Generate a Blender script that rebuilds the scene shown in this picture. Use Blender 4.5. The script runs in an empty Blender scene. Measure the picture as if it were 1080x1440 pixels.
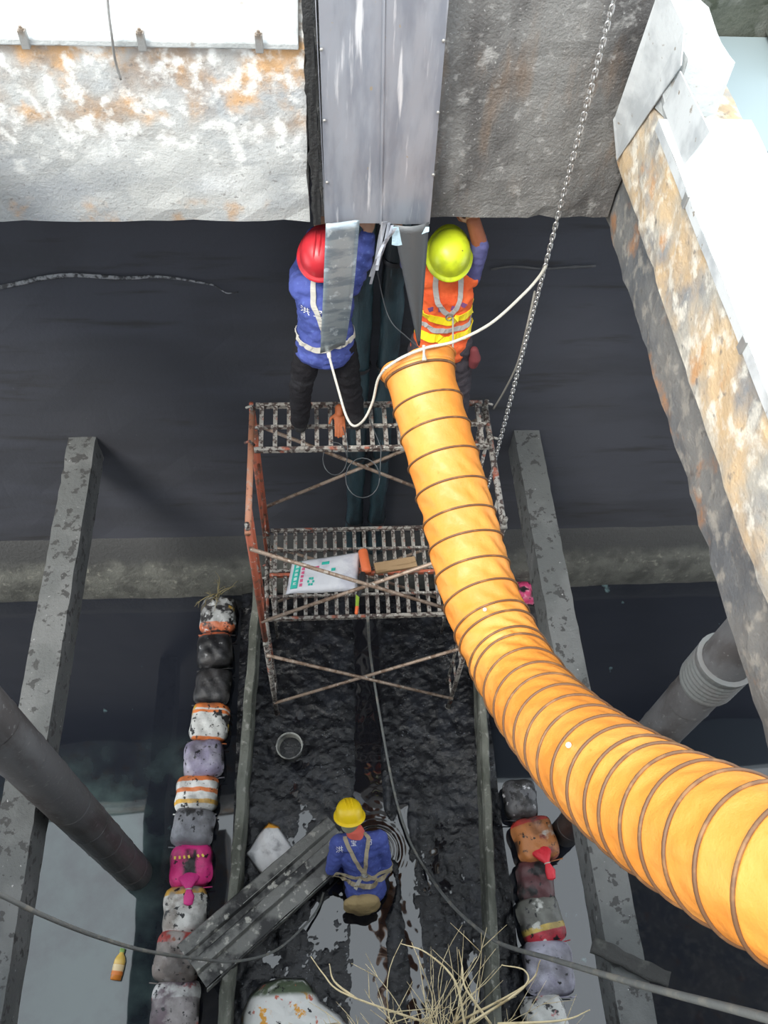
import bpy, bmesh, math, random
from mathutils import Vector, Matrix, noise
from mathutils.bvhtree import BVHTree

random.seed(7)
sc = bpy.context.scene
col = sc.collection
PI = math.pi

# ------------------------------------------------------------------ camera, light, exposure
FPX = 1205.4
CAM = Vector((-.382, -3.2705, 8.8224))
PITCH, YAW, ROLL = 0.98401, 0.12825, 0.08606
FW = Vector((math.sin(YAW)*math.cos(PITCH), math.cos(YAW)*math.cos(PITCH), -math.sin(PITCH)))
R0 = Vector((math.cos(YAW), -math.sin(YAW), 0)); U0 = R0.cross(FW)
RT = math.cos(ROLL)*R0 + math.sin(ROLL)*U0
UP = -math.sin(ROLL)*R0 + math.cos(ROLL)*U0
cd = bpy.data.cameras.new('camera'); cam = bpy.data.objects.new('camera', cd); col.objects.link(cam)
cd.sensor_fit = 'HORIZONTAL'; cd.sensor_width = 36; cd.lens = FPX/1080*36; cd.clip_start = .05
m = Matrix((RT, UP, -FW)).transposed().to_4x4(); m.translation = CAM; cam.matrix_world = m
sc.camera = cam

wd = bpy.data.worlds.new('sky'); sc.world = wd; wd.use_nodes = True
bg = wd.node_tree.nodes['Background']
bg.inputs[0].default_value = (.86, .94, 1.0, 1); bg.inputs[1].default_value = 2.9

sd = bpy.data.lights.new('sun', 'SUN'); sun = bpy.data.objects.new('sun', sd); col.objects.link(sun)
sd.energy = 4.2; sd.angle = math.radians(24); sd.color = (1, .95, .86)
sun.rotation_euler = Vector((.52, .48, -1.0)).to_track_quat('-Z', 'Y').to_euler()

sc.view_settings.view_transform = 'Standard'; sc.view_settings.look = 'None'
sc.view_settings.gamma = 1; sc.view_settings.use_curve_mapping = False
sc.view_settings.exposure = 0.0

def ray(px, py): return FW + RT*((px-540)/FPX) - UP*((py-720)/FPX)
def at(px, py, t=None, x=None, y=None, z=None):      # a picture point at a given distance or on a given plane
    d = ray(px, py)
    if t is None:
        a, v = (0, x) if x is not None else (1, y) if y is not None else (2, z)
        t = (v-CAM[a])/d[a]
    return CAM + d*t

# ------------------------------------------------------------------ materials
MATS = {}
def mat(name, color, rough=.6, metal=0., layers=(), bump=0., bscale=30., spec=.5, bstretch=(1,1,1), rvar=0., ior=None):
    if name in MATS: return MATS[name]
    M = bpy.data.materials.new(name); M.use_nodes = True; nt = M.node_tree; N = nt.nodes; L = nt.links
    b = N['Principled BSDF']
    b.inputs['Base Color'].default_value = (*color, 1); b.inputs['Roughness'].default_value = rough
    b.inputs['Metallic'].default_value = metal; b.inputs['Specular IOR Level'].default_value = spec
    if ior: b.inputs['IOR'].default_value = ior
    tc = N.new('ShaderNodeTexCoord'); cur = None
    sep = None
    def math_(op, a, c):
        n = N.new('ShaderNodeMath'); n.operation = op
        for i, v in ((0, a), (1, c)):
            if isinstance(v, (int, float)): n.inputs[i].default_value = v
            else: L.new(v, n.inputs[i])
        return n.outputs[0]
    def rng(v, lo, hi):
        n = N.new('ShaderNodeMapRange'); n.interpolation_type = 'SMOOTHSTEP'
        L.new(v, n.inputs['Value']); n.inputs['From Min'].default_value = lo; n.inputs['From Max'].default_value = hi
        return n.outputs['Result']
    def noi(scale, detail, stretch, seed, rgh=.55):
        mp = N.new('ShaderNodeMapping'); L.new(tc.outputs['Object'], mp.inputs['Vector'])
        mp.inputs['Scale'].default_value = stretch; mp.inputs['Location'].default_value = (seed*3.1, seed*1.7, seed*2.3)
        n = N.new('ShaderNodeTexNoise'); L.new(mp.outputs[0], n.inputs['Vector'])
        n.inputs['Scale'].default_value = scale; n.inputs['Detail'].default_value = detail; n.inputs['Roughness'].default_value = rgh
        return n.outputs['Fac']
    for i, ly in enumerate(layers):
        c = ly['c']; fac = None
        if 'n' in ly:
            s = ly['n']; fac = rng(noi(s, ly.get('d', 6), ly.get('st', (1,1,1)), ly.get('seed', i+1)), ly.get('lo', .5), ly.get('hi', .6))
        for (ax, a, a2, b2, b3) in ly.get('box', ()):      # soft box along an axis: rises a->a2, falls b2->b3
            if sep is None:
                sep = N.new('ShaderNodeSeparateXYZ'); L.new(tc.outputs['Object'], sep.inputs[0])
            v = sep.outputs['XYZ'.index(ax)]
            if ly.get('wob'):
                v = math_('ADD', v, math_('MULTIPLY', math_('SUBTRACT', noi(ly.get('wn', 8), 4, (1,1,1), i+11), .5), ly['wob']))
            w = math_('MULTIPLY', rng(v, a, a2), math_('SUBTRACT', 1., rng(v, b2, b3)))
            fac = w if fac is None else math_('MULTIPLY', fac, w)
        if 'amt' in ly: fac = math_('MULTIPLY', fac, ly['amt'])
        mx = N.new('ShaderNodeMix'); mx.data_type = 'RGBA'
        L.new(fac, mx.inputs['Factor'])
        if cur is None: mx.inputs['A'].default_value = (*color, 1)
        else: L.new(cur, mx.inputs['A'])
        mx.inputs['B'].default_value = (*c, 1); cur = mx.outputs['Result']
    if cur is not None: L.new(cur, b.inputs['Base Color'])
    if rvar:
        r = rng(noi(bscale*.4, 5, bstretch, 21), .35, .65)
        L.new(math_('ADD', math_('MULTIPLY', r, rvar), rough), b.inputs['Roughness'])
    if bump:
        bn = N.new('ShaderNodeBump'); bn.inputs['Strength'].default_value = bump; bn.inputs['Distance'].default_value = .02
        L.new(noi(bscale, 8, bstretch, 5, .65), bn.inputs['Height']); L.new(bn.outputs[0], b.inputs['Normal'])
    MATS[name] = M
    return M

# ------------------------------------------------------------------ mesh builder
class MB:
    def __init__(s): s.v = []; s.f = []; s.mi = []; s.cur = 0
    def add(s, vs, fs):
        o = len(s.v); s.v += [tuple(p) for p in vs]; s.f += [tuple(i+o for i in q) for q in fs]; s.mi += [s.cur]*len(fs); return s
    def box(s, x0, y0, z0, x1, y1, z1):
        return s.add([(x0,y0,z0),(x1,y0,z0),(x1,y1,z0),(x0,y1,z0),(x0,y0,z1),(x1,y0,z1),(x1,y1,z1),(x0,y1,z1)],
                     [(0,3,2,1),(4,5,6,7),(0,1,5,4),(1,2,6,5),(2,3,7,6),(3,0,4,7)])
    def tube(s, pts, r, n=8, caps=True, flat=None, side=None):
        pts = [Vector(p) for p in pts]; K = len(pts); rings = []
        prev = None
        for i, p in enumerate(pts):
            t = (pts[min(i+1,K-1)]-pts[max(i-1,0)])
            t = t.normalized() if t.length > 1e-9 else Vector((0,0,1))
            if side is not None and i == 0: u = Vector(side)
            elif prev is None: u = Vector((0,0,1)) if abs(t.z) < .9 else Vector((1,0,0))
            else: u = prev
            u = (u - t*u.dot(t)).normalized(); prev = u; w = t.cross(u)
            rr = r[i] if isinstance(r, (list, tuple)) else r
            fl = flat if flat is not None else 1.
            rings.append([p + u*(math.cos(2*PI*k/n)*rr) + w*(math.sin(2*PI*k/n)*rr*fl) for k in range(n)])
        vs = [q for g in rings for q in g]; fs = []
        for i in range(K-1):
            for k in range(n):
                k2 = (k+1) % n; fs.append((i*n+k, i*n+k2, (i+1)*n+k2, (i+1)*n+k))
        if caps: fs.append(tuple(range(n-1,-1,-1))); fs.append(tuple((K-1)*n+k for k in range(n)))
        return s.add(vs, fs)
    def limb(s, pts, rad, side=(1,0,0), n=16):
        # tapered, elliptical, round-ended limb; rad = (a along side, b across)
        pts = [Vector(p) for p in pts]; rad = [(r, r) if isinstance(r, (int, float)) else r for r in rad]
        K = len(pts); P = []; Rr = []; T = []
        tg = []
        for i in range(K):
            t = pts[min(i+1,K-1)]-pts[max(i-1,0)]; tg.append(t.normalized())
        a0 = min(rad[0]); a1 = min(rad[-1])
        for k in (0, .5, .87): P.append(pts[0]-tg[0]*a0*(1-k)); f = math.sqrt(max(0.02, 1-(1-k)**2)); Rr.append((rad[0][0]*f, rad[0][1]*f)); T.append(tg[0])
        for i in range(K): P.append(pts[i]); Rr.append(rad[i]); T.append(tg[i])
        for k in (.87, .5, 0): P.append(pts[-1]+tg[-1]*a1*(1-k)); f = math.sqrt(max(0.02, 1-(1-k)**2)); Rr.append((rad[-1][0]*f, rad[-1][1]*f)); T.append(tg[-1])
        vs = []; fs = []; sd_ = Vector(side)
        for p, (a, b), t in zip(P, Rr, T):
            u = sd_ - t*sd_.dot(t)
            if u.length < .2: u = Vector((0,1,0)) - t*t.y
            u.normalize(); w = t.cross(u)
            vs += [p + u*(a*math.cos(2*PI*k/n)) + w*(b*math.sin(2*PI*k/n)) for k in range(n)]
        Q = len(P)
        for i in range(Q-1):
            for k in range(n):
                k2 = (k+1) % n; fs.append((i*n+k, i*n+k2, (i+1)*n+k2, (i+1)*n+k))
        fs.append(tuple(range(n-1,-1,-1))); fs.append(tuple((Q-1)*n+k for k in range(n)))
        return s.add(vs, fs)
    def ball(s, c, r, n=16, m=10):
        c = Vector(c); r = (r,)*3 if isinstance(r, (int, float)) else r; vs = []; fs = []
        for j in range(m+1):
            th = PI*min(max(j/m, .02), .98)
            for k in range(n): vs.append((c.x+r[0]*math.sin(th)*math.cos(2*PI*k/n), c.y+r[1]*math.sin(th)*math.sin(2*PI*k/n), c.z+r[2]*math.cos(th)))
        for j in range(m):
            for k in range(n):
                k2 = (k+1) % n; fs.append((j*n+k, (j+1)*n+k, (j+1)*n+k2, j*n+k2))
        fs.append(tuple(range(n))); fs.append(tuple(m*n+k for k in range(n-1,-1,-1)))
        return s.add(vs, fs)
    def lathe(s, prof, c=(0,0,0), n=24, cap0=False, cap1=False):
        vs = []; fs = []
        for r, z in prof:
            for k in range(n): vs.append((c[0]+r*math.cos(2*PI*k/n), c[1]+r*math.sin(2*PI*k/n), c[2]+z))
        for i in range(len(prof)-1):
            for k in range(n):
                k2 = (k+1) % n; fs.append((i*n+k, i*n+k2, (i+1)*n+k2, (i+1)*n+k))
        if cap0: fs.append(tuple(range(n-1,-1,-1)))
        if cap1: fs.append(tuple((len(prof)-1)*n+k for k in range(n)))
        return s.add(vs, fs)
    def plate(s, poly, th):
        poly = [Vector(p) for p in poly]; n = len(poly); nr = Vector((0,0,0))
        for i in range(n): nr += poly[i].cross(poly[(i+1) % n])
        nr.normalize(); bk = [p - nr*th for p in poly]
        fs = [tuple(range(n)), tuple(range(2*n-1, n-1, -1))]
        for i in range(n): j = (i+1) % n; fs.append((i, i+n, j+n, j))
        return s.add(poly+bk, fs)
    def grid(s, fn, nu, nv):
        vs = [fn(i/nu, j/nv) for j in range(nv+1) for i in range(nu+1)]
        fs = [(j*(nu+1)+i, j*(nu+1)+i+1, (j+1)*(nu+1)+i+1, (j+1)*(nu+1)+i) for j in range(nv) for i in range(nu)]
        return s.add(vs, fs)
    def sheet(s, fn, nu, nv, th):
        # a bent sheet with thickness th, fn(u,v)->Vector
        g = [[Vector(fn(i/nu, j/nv)) for i in range(nu+1)] for j in range(nv+1)]
        def nrm(i, j):
            du = g[j][min(i+1,nu)]-g[j][max(i-1,0)]; dv = g[min(j+1,nv)][i]-g[max(j-1,0)][i]
            q = du.cross(dv); return q.normalized() if q.length > 1e-12 else Vector((0,0,1))
        top = [g[j][i] for j in range(nv+1) for i in range(nu+1)]
        bot = [g[j][i]-nrm(i,j)*th for j in range(nv+1) for i in range(nu+1)]
        W = nu+1; o = len(top); fs = []
        for j in range(nv):
            for i in range(nu):
                a = j*W+i; fs.append((a, a+1, a+1+W, a+W)); fs.append((o+a, o+a+W, o+a+1+W, o+a+1))
        for i in range(nu): fs.append((i+1, i, o+i, o+i+1)); a = nv*W+i; fs.append((a, a+1, o+a+1, o+a))
        for j in range(nv): a = j*W; fs.append((a, a+W, o+a+W, o+a)); a = j*W+nu; fs.append((a+W, a, o+a, o+a+W))
        return s.add(top+bot, fs)
    def mesh(s, name):
        me = bpy.data.meshes.new(name); me.from_pydata(s.v, [], s.f); me.update()
        return me
    def build(s, name, mats, parent=None, smooth=False, loc=None, bevel=0):
        me = s.mesh(name)
        for q in (mats if isinstance(mats, (list, tuple)) else [mats]): me.materials.append(q)
        if isinstance(mats, (list, tuple)): me.polygons.foreach_set('material_index', s.mi)
        if smooth: me.polygons.foreach_set('use_smooth', [True]*len(me.polygons))
        return link(name, me, parent, loc, bevel)
def link(name, me, parent=None, loc=None, bevel=0):
    o = bpy.data.objects.new(name, me); col.objects.link(o)
    if parent: o.parent = parent
    if loc: o.location = loc
    if bevel:
        b = o.modifiers.new('bevel', 'BEVEL'); b.width = bevel; b.segments = 2; b.limit_method = 'ANGLE'
    return o
def fixn(o):
    bm = bmesh.new(); bm.from_mesh(o.data); bmesh.ops.recalc_face_normals(bm, faces=bm.faces); bm.to_mesh(o.data); bm.free(); return o
def tag(o, label, cat=None, group=None, kind=None):
    o['label'] = label
    if cat: o['category'] = cat
    if group: o['group'] = group
    if kind: o['kind'] = kind
    return o
def thing(name, label, cat, loc=(0,0,0), rz=0, group=None):
    o = bpy.data.objects.new(name, None); col.objects.link(o); o.location = loc; o.rotation_euler = (0,0,rz); o.empty_display_size = .1
    return tag(o, label, cat, group)
def struct(o, label=None):
    o['kind'] = 'structure'
    if label: o['label'] = label
    return o
def spline(pts, n=8):
    pts = [Vector(p) for p in pts]; out = []
    P = [pts[0]*2-pts[1]] + pts + [pts[-1]*2-pts[-2]]
    for i in range(1, len(P)-2):
        a, b, c, d = P[i-1:i+3]
        for k in range(n):
            t = k/n; out.append(.5*((2*b)+(c-a)*t+(2*a-5*b+4*c-d)*t*t+(3*b-a-3*c+d)*t**3))
    out.append(pts[-1]); return out
def nz(x, y, z=0., s=1.): return noise.noise(Vector((x*s, y*s, z*s)))
def fbm(x, y, z=0., o=4):
    return noise.fractal(Vector((x, y, z)), .9, 2.1, o)

# rough concrete slab: box with subdivided, chipped edges
def rough_box(x0, y0, z0, x1, y1, z1, step=.12, amp=.008, seed=0, chip=.02):
    bm = bmesh.new()
    def n_(a, b): return max(1, min(70, int(abs(b-a)/step)))
    nx, ny, nzz = n_(x0,x1), n_(y0,y1), n_(z0,z1); cache = {}
    def V(i, j, k):
        if (i,j,k) in cache: return cache[(i,j,k)]
        p = Vector((x0+(x1-x0)*i/nx, y0+(y1-y0)*j/ny, z0+(z1-z0)*k/nzz)); e = (i in (0,nx))+(j in (0,ny))+(k in (0,nzz))
        a = amp + (chip if e >= 2 else 0)
        d = Vector((fbm(p.x*7+seed, p.y*7, p.z*7), fbm(p.x*7, p.y*7+seed+9, p.z*7), fbm(p.x*7, p.y*7, p.z*7+seed+5)))*a
        c = Vector(((x0+x1)/2, (y0+y1)/2, (z0+z1)/2))
        if e >= 2:
            for q in range(3):
                if abs(p[q]-(x0,y0,z0)[q]) < 1e-6: d[q] = abs(d[q])
                elif abs(p[q]-(x1,y1,z1)[q]) < 1e-6: d[q] = -abs(d[q])
        v = bm.verts.new(p+d); cache[(i,j,k)] = v; return v
    for i in range(nx):
        for j in range(ny):
            bm.faces.new((V(i,j,0),V(i,j+1,0),V(i+1,j+1,0),V(i+1,j,0))); bm.faces.new((V(i,j,nzz),V(i+1,j,nzz),V(i+1,j+1,nzz),V(i,j+1,nzz)))
    for i in range(nx):
        for k in range(nzz):
            bm.faces.new((V(i,0,k),V(i+1,0,k),V(i+1,0,k+1),V(i,0,k+1))); bm.faces.new((V(i,ny,k),V(i,ny,k+1),V(i+1,ny,k+1),V(i+1,ny,k)))
    for j in range(ny):
        for k in range(nzz):
            bm.faces.new((V(0,j,k),V(0,j,k+1),V(0,j+1,k+1),V(0,j+1,k))); bm.faces.new((V(nx,j,k),V(nx,j+1,k),V(nx,j+1,k+1),V(nx,j,k+1)))
    me = bpy.data.meshes.new('slab'); bm.to_mesh(me); bm.free()
    me.polygons.foreach_set('use_smooth', [False]*len(me.polygons)); return me
def rbox(name, m_, *a, **k):
    me = rough_box(*a, **k); me.name = name; me.materials.append(m_); return link(name, me)

# palette of the setting
M_conc_l = mat('pale_concrete', (.47,.475,.46), .85, layers=[
    dict(c=(.33,.35,.37), n=1.5, lo=.40, hi=.66, st=(.8,1,1.6), d=9, amt=.9),
    dict(c=(.24,.26,.28), n=2.2, lo=.46, hi=.7, seed=14, d=9, box=[('Z',5.5,5.6,5.92,6.08)], wob=.3, wn=2, amt=.7),
    dict(c=(.33,.24,.17), n=2.4, lo=.38, hi=.60, seed=4, d=10, box=[('Z',6.14,6.32,6.9,7.0)], wob=.5, wn=2, amt=.9),
    dict(c=(.58,.33,.14), n=4.5, lo=.48, hi=.66, seed=8, d=11, box=[('Z',6.24,6.38,6.9,7.0)], wob=.4, wn=3, amt=.85),
    dict(c=(.80,.80,.77), n=12, lo=.47, hi=.66, seed=3, d=14, box=[('Z',5.95,6.2,6.9,7)], wob=.5, wn=3, amt=.85),
    dict(c=(.76,.77,.77), n=1.9, lo=.50, hi=.72, seed=13, d=10, amt=.8),
    dict(c=(.50,.32,.18), n=5, lo=.50, hi=.66, seed=9, d=10, box=[('Z',5.5,5.6,5.78,5.86)], amt=.8),
    dict(c=(.16,.15,.14), n=34, lo=.62, hi=.72, seed=6, d=8, amt=.6)], bump=.45, bscale=48, rvar=.1)
M_conc_d = mat('dark_streaked_concrete', (.20,.195,.185), .6, layers=[  # dark grey-brown base with streaks and specks
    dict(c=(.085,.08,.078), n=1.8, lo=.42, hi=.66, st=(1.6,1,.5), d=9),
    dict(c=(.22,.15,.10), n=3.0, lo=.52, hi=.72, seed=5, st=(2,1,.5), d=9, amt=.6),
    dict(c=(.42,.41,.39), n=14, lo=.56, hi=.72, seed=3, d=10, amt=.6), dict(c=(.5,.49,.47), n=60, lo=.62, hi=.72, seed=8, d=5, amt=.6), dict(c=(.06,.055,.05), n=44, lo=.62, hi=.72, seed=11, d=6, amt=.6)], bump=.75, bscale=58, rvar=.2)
M_conc_r = mat('rust_streaked_concrete', (.42,.39,.33), .8, layers=[
    dict(c=(.20,.21,.22), n=2.2, lo=.40, hi=.64, d=10),
    dict(c=(.60,.41,.21), n=3.0, lo=.38, hi=.62, seed=4, d=9, box=[('Z',6.04,6.14,8,9)], amt=.75),
    dict(c=(.50,.24,.08), n=4, lo=.58, hi=.72, seed=6, d=9, amt=.8),
    dict(c=(.70,.66,.57), n=11, lo=.48, hi=.66, seed=3, d=14, amt=.75),
    dict(c=(.12,.115,.11), n=16, lo=.60, hi=.72, seed=9, d=9, amt=.7)], bump=.5, bscale=48, rvar=.1)
M_conc_shade = mat('shaded_rust_concrete', (.17,.168,.16), .8, layers=[  # darker copy of the right wall concrete, its shade put into the colour
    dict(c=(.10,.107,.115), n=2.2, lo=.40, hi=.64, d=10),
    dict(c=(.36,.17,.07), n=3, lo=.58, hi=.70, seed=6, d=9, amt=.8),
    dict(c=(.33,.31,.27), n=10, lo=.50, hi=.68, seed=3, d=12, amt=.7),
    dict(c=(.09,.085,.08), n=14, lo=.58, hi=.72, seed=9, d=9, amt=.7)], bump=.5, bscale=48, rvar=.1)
M_top = mat('weathered_white_top', (.44,.455,.45), .8, layers=[dict(c=(.33,.345,.34), n=4, lo=.5, hi=.7), dict(c=(.3,.28,.25), n=16, lo=.62, hi=.7)], bump=.5)
M_black = mat('hazed_dark_wall', (.066,.069,.084), .7, layers=[dict(c=(.054,.056,.066), n=1.3, lo=.40, hi=.65, st=(.4,1,1.5), d=8), dict(c=(.038,.036,.036), n=4, lo=.55, hi=.75, st=(.3,1,2), d=8, amt=.7), dict(c=(.2,.2,.2), n=30, lo=.745, hi=.79)], bump=.12, bscale=30, spec=.25)  # dark base lifted to carry the grey haze of the pit
M_ledge = mat('olive_ledge', (.10,.102,.092), .8, layers=[dict(c=(.05,.051,.047), n=4, lo=.40, hi=.66, d=10), dict(c=(.036,.037,.038), box=[('Z',.48,.66,2,3)], wob=.25, wn=5, n=3, lo=.2, hi=.3), dict(c=(.19,.19,.165), n=14, lo=.56, hi=.72, seed=3, d=10, box=[('Z',-1,-.9,.5,.6)], amt=.7)], bump=.8, bscale=26)  # olive grey, darker towards the top, pale flecks lower down
M_strut = mat('wet_concrete', (.095,.10,.10), .7, layers=[dict(c=(.13,.134,.134), n=2, lo=.45, hi=.6), dict(c=(.045,.045,.045), n=13, lo=.58, hi=.62, seed=3, d=3), dict(c=(.35,.35,.35), n=30, lo=.68, hi=.72, seed=2)], bump=.5, bscale=26)
M_sheet = mat('galvanised_sheet', (.40,.42,.47), .42, .55, layers=[dict(c=(.29,.31,.36), n=2.5, lo=.4, hi=.6, st=(3,1,.6)), dict(c=(.80,.81,.84), n=5, lo=.56, hi=.68, seed=4, st=(4,1,.3)), dict(c=(.45,.36,.22), n=16, lo=.68, hi=.73, seed=2)], bump=.12, bscale=6, bstretch=(1,1,.3), rvar=.15)
M_sheet2 = mat('dull_zinc', (.36,.41,.44), .45, .7, layers=[dict(c=(.22,.27,.31), n=9, lo=.42, hi=.6, st=(.6,1,2)), dict(c=(.55,.62,.66), n=22, lo=.56, hi=.68, seed=3)], bump=.2, bscale=12)
M_flash = mat('flashing_zinc', (.62,.64,.64), .55, .25, layers=[dict(c=(.42,.44,.45), n=4, lo=.45, hi=.65), dict(c=(.25,.2,.15), n=18, lo=.66, hi=.72)], bump=.15)

# ------------------------------------------------------------------ the setting
WL = 0.0      # water level
struct(rbox('wall_rear', M_black, -9.5, 1.72, -.8, 9.5, 2.3, 5.75, step=.3, amp=.012), 'tall dark wall behind the scaffold, grey haze in its colour')
# sloping ledge along its foot
mb = MB()
prof = [(1.74,.86),(1.66,.80),(1.50,.42),(1.455,.30),(1.44,.05),(1.44,-.8),(1.74,-.8)]
xs = [-9.5+19*i/130 for i in range(131)]
vs = []; fs = []
for x in xs:
    for j,(y,z) in enumerate(prof):
        k = fbm(x*3, y*9, z*9)*.012
        vs.append((x, y+k+.018*nz(x*1.1, 3), z+k))
nP = len(prof)
for i in range(130):
    for j in range(nP-1): fs.append((i*nP+j, i*nP+j+1, (i+1)*nP+j+1, (i+1)*nP+j))
mb.add(vs, fs); o = fixn(mb.build('trim_1', M_ledge, smooth=True)); struct(o, 'olive grey sloped concrete ledge at the foot of the black wall')
struct(rbox('floor', M_black, -9.5, -4.2, -1.0, 9.5, 2.3, -.7, step=.6), 'dark bottom of the flooded pit')
# overhead beams and deck
o = struct(rbox('wall_upper_left', M_conc_l, -9.5, .76, 5.68, -.42, 3.2, 6.66, step=.09, amp=.010, seed=2, chip=.014), 'pale rust-stained concrete beam face left of the metal chute')
o = struct(rbox('wall_upper_right', M_conc_d, -.40, .78, 5.70, 1.30, 3.2, 7.3, step=.08, amp=.012, seed=5, chip=.010), 'dark streaked concrete face right of the metal chute')
mb = MB(); mb.box(-9.5, .735, 6.665, -.45, 1.6, 6.70); struct(mb.build('trim_2', M_top, bevel=.008), 'white weathered capping on the pale beam')
# right-hand wall: proud upper band, lower band, corner pier
struct(rbox('wall_right', M_conc_shade, 1.31, -3.74, 5.62, 1.62, .9, 6.10, step=.09, amp=.012, seed=8, chip=.012), 'shade-toned rust-streaked lower band of the right wall')
struct(rbox('wall_right_upper', M_conc_r, 1.215, -3.74, 6.09, 1.63, .9, 6.57, step=.09, amp=.012, seed=9, chip=.012), 'sunlit upper band of the right wall')
struct(rbox('wall_right_pier', M_top, 1.22, .30, 6.55, 1.46, 1.6, 6.88, step=.09, amp=.015, seed=4, chip=.05), 'bright concrete pier at the corner of the right wall')
# neighbouring walls across the open pit
struct(rbox('wall_left_edge', M_conc_l, -2.30, -3.74, 5.68, -2.02, .2, 6.57, step=.25, seed=3), 'inner edge of the concrete beam on the left of the pit')
struct(rbox('wall_left', M_conc_l, -3.35, -3.74, 5.68, -2.31, .75, 6.57, step=.25, seed=3), 'concrete beam on the left of the pit')
struct(rbox('wall_far_right', M_conc_r, 4.3, -3.74, 5.68, 6.4, .78, 6.57, step=.3, seed=3), 'concrete beam on the far right of the pit')
struct(rbox('wall_near', M_conc_d, -9.5, -6, -.8, 9.5, -3.75, 7.2, step=.5, seed=3), 'concrete wall under the photographer')
# next tank, upper right
mb = MB(); mb.box(1.64, .92, 5.8, 9.4, 2.13, 6.05); o = mb.build('tank_water', mat('tank_water', (.30,.37,.395), .08, spec=.6)); tag(o, 'pale blue tank water, sky reflection in its colour, beyond the corner of the right wall', 'water', kind='stuff')  # reflected sky is put into the diffuse base colour
M_moss = mat('mossy_tank_wall', (.10,.11,.09), .9, layers=[dict(c=(.16,.17,.15), n=4, lo=.45, hi=.6), dict(c=(.06,.07,.05), n=9, lo=.55, hi=.65)], bump=.6)
struct(rbox('wall_tank', M_moss, 1.62, 2.15, 5.6, 9.5, 2.6, 6.6, step=.2, amp=.02, seed=3), 'mossy grey green wall of the next tank')
struct(rbox('wall_tank_side', M_moss, 2.45, 1.6, 6.06, 2.9, 2.13, 7.2, step=.15, amp=.03, seed=6), 'rough edge of the next tank wall at the top right')

# water of the pools
M_water = mat('black_pool_water', (.012,.014,.020), .03, layers=[
    dict(c=(.05,.075,.075), n=1.4, lo=.36, hi=.62, d=8, box=[('X',-4,-2.6,-1.75,-1.6),('Y',-4,-3.5,-.7,-.1)], wob=.6, wn=2),
    dict(c=(.10,.16,.17), n=3, lo=.70, hi=.76, seed=5)], spec=.8, ior=1.5)
def water(name, x0, x1, y0, y1, label):
    mb = MB(); n = 60
    mb.grid(lambda u, v: (x0+(x1-x0)*u, y0+(y1-y0)*v, WL+.0015*nz(u*14, v*14)), n, n)
    return tag(mb.build(name, M_water, smooth=True), label, 'water', kind='stuff')
water('pool_water', -9.5, -1.22, -3.76, 1.5, 'black still pool water on the left reflecting pale sky')
water('pool_water', 1.12, 9.5, -3.76, 1.5, 'black still pool water on the right reflecting pale sky')

# struts
for x0, x1, lab, sdv in ((-2.67,-2.42,'left grey concrete strut running from the black wall over the pool',3), (1.42,1.665,'right grey concrete strut passing under the orange duct',7)):
    tag(rbox('concrete_strut', M_strut, x0, -3.75, 2.27, x1, 1.75, 2.6, step=.09, amp=.004, seed=sdv, chip=.008), lab, 'beam', 'concrete struts across the pit')

# channel walls
M_chw = mat('algae_concrete', (.16,.165,.14), .75, layers=[dict(c=(.07,.075,.06), n=4, lo=.42, hi=.6, st=(1,.4,1)), dict(c=(.28,.28,.25), n=14, lo=.56, hi=.68, seed=3)], bump=.6)
for (xa, ya, xb, yb, th, lab) in ((-1.07, 1.45, -1.30, -3.75, .10, 'low thin concrete channel wall beside the left sandbags'), (1.30, 1.45, .90, -3.75, .09, 'low thin concrete channel wall on the right of the channel')):
    vs = []; fs = []; n = 46
    sgn = -1 if xa < 0 else 1
    for i in range(n+1):
        u = i/n; x = xa+(xb-xa)*u; y = ya+(yb-ya)*u; w = fbm(x*4, y*4)*.012
        for (dx, z) in ((0,-.8),(0,.36),(.015,.40),(th-.015,.40),(th,.37),(th,-.8)): vs.append((x+sgn*dx+w, y, z+fbm(y*5, dx*20, z)*.008))
    for i in range(n):
        for j in range(5): fs.append((i*6+j, i*6+j+1, (i+1)*6+j+1, (i+1)*6+j))
    fs.append((0,1,2,3,4,5)); fs.append(tuple(n*6+k for k in range(6)))
    tag(fixn(MB().add(vs, fs).build('channel_wall', M_chw, smooth=False)), lab, 'low wall', 'walls of the drained channel')

# sludge bed and the water lying in it
def bed(x, y):
    wet = .5+.5*math.tanh((-1.1-y)*1.6+.8*nz(x*1.5, y*1.5, 7)) - (.35 if x > .45 else 0)
    h = .026 - .019*wet + .026*fbm(x*2.3+3, y*1.3+1, 0, 5) + .014*fbm(x*9, y*8, 2, 5) + .006*noise.fractal(Vector((x*40, y*34, 1)), .6, 2, 2)
    k = max(0., min(1., (-1.2-y)/.6))
    xc = .06 - .12*k + .02*math.sin(y*2.1)              # centre groove
    g = math.exp(-(abs(x-xc)/(.13))**4)
    g2 = math.exp(-((x-.36+.03*math.sin(y*3)+.02*fbm(y*4,2))/.045)**2)*(1 if y < -1.0 else .2)
    h -= .11*g + .06*g2
    h += .03*math.exp(-((x-.20)/.07)**2)
    h -= .06*math.exp(-(((x-.16)/.20)**2 + ((y+1.30)/.24)**2)**2)
    h -= .62*math.exp(-(((x+.05)/.22)**2 + ((y+1.74)/.22)**2)**2)
    h += .05*math.exp(-((abs(x)-1.15)/.12)**2)
    return h
mb = MB(); X0, X1, Y0, Y1 = -1.33, 1.34, -3.75, 1.46
mb.grid(lambda u, v: (X0+(X1-X0)*u, Y0+(Y1-Y0)*v, bed(X0+(X1-X0)*u, Y0+(Y1-Y0)*v)), 170, 330)
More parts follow.
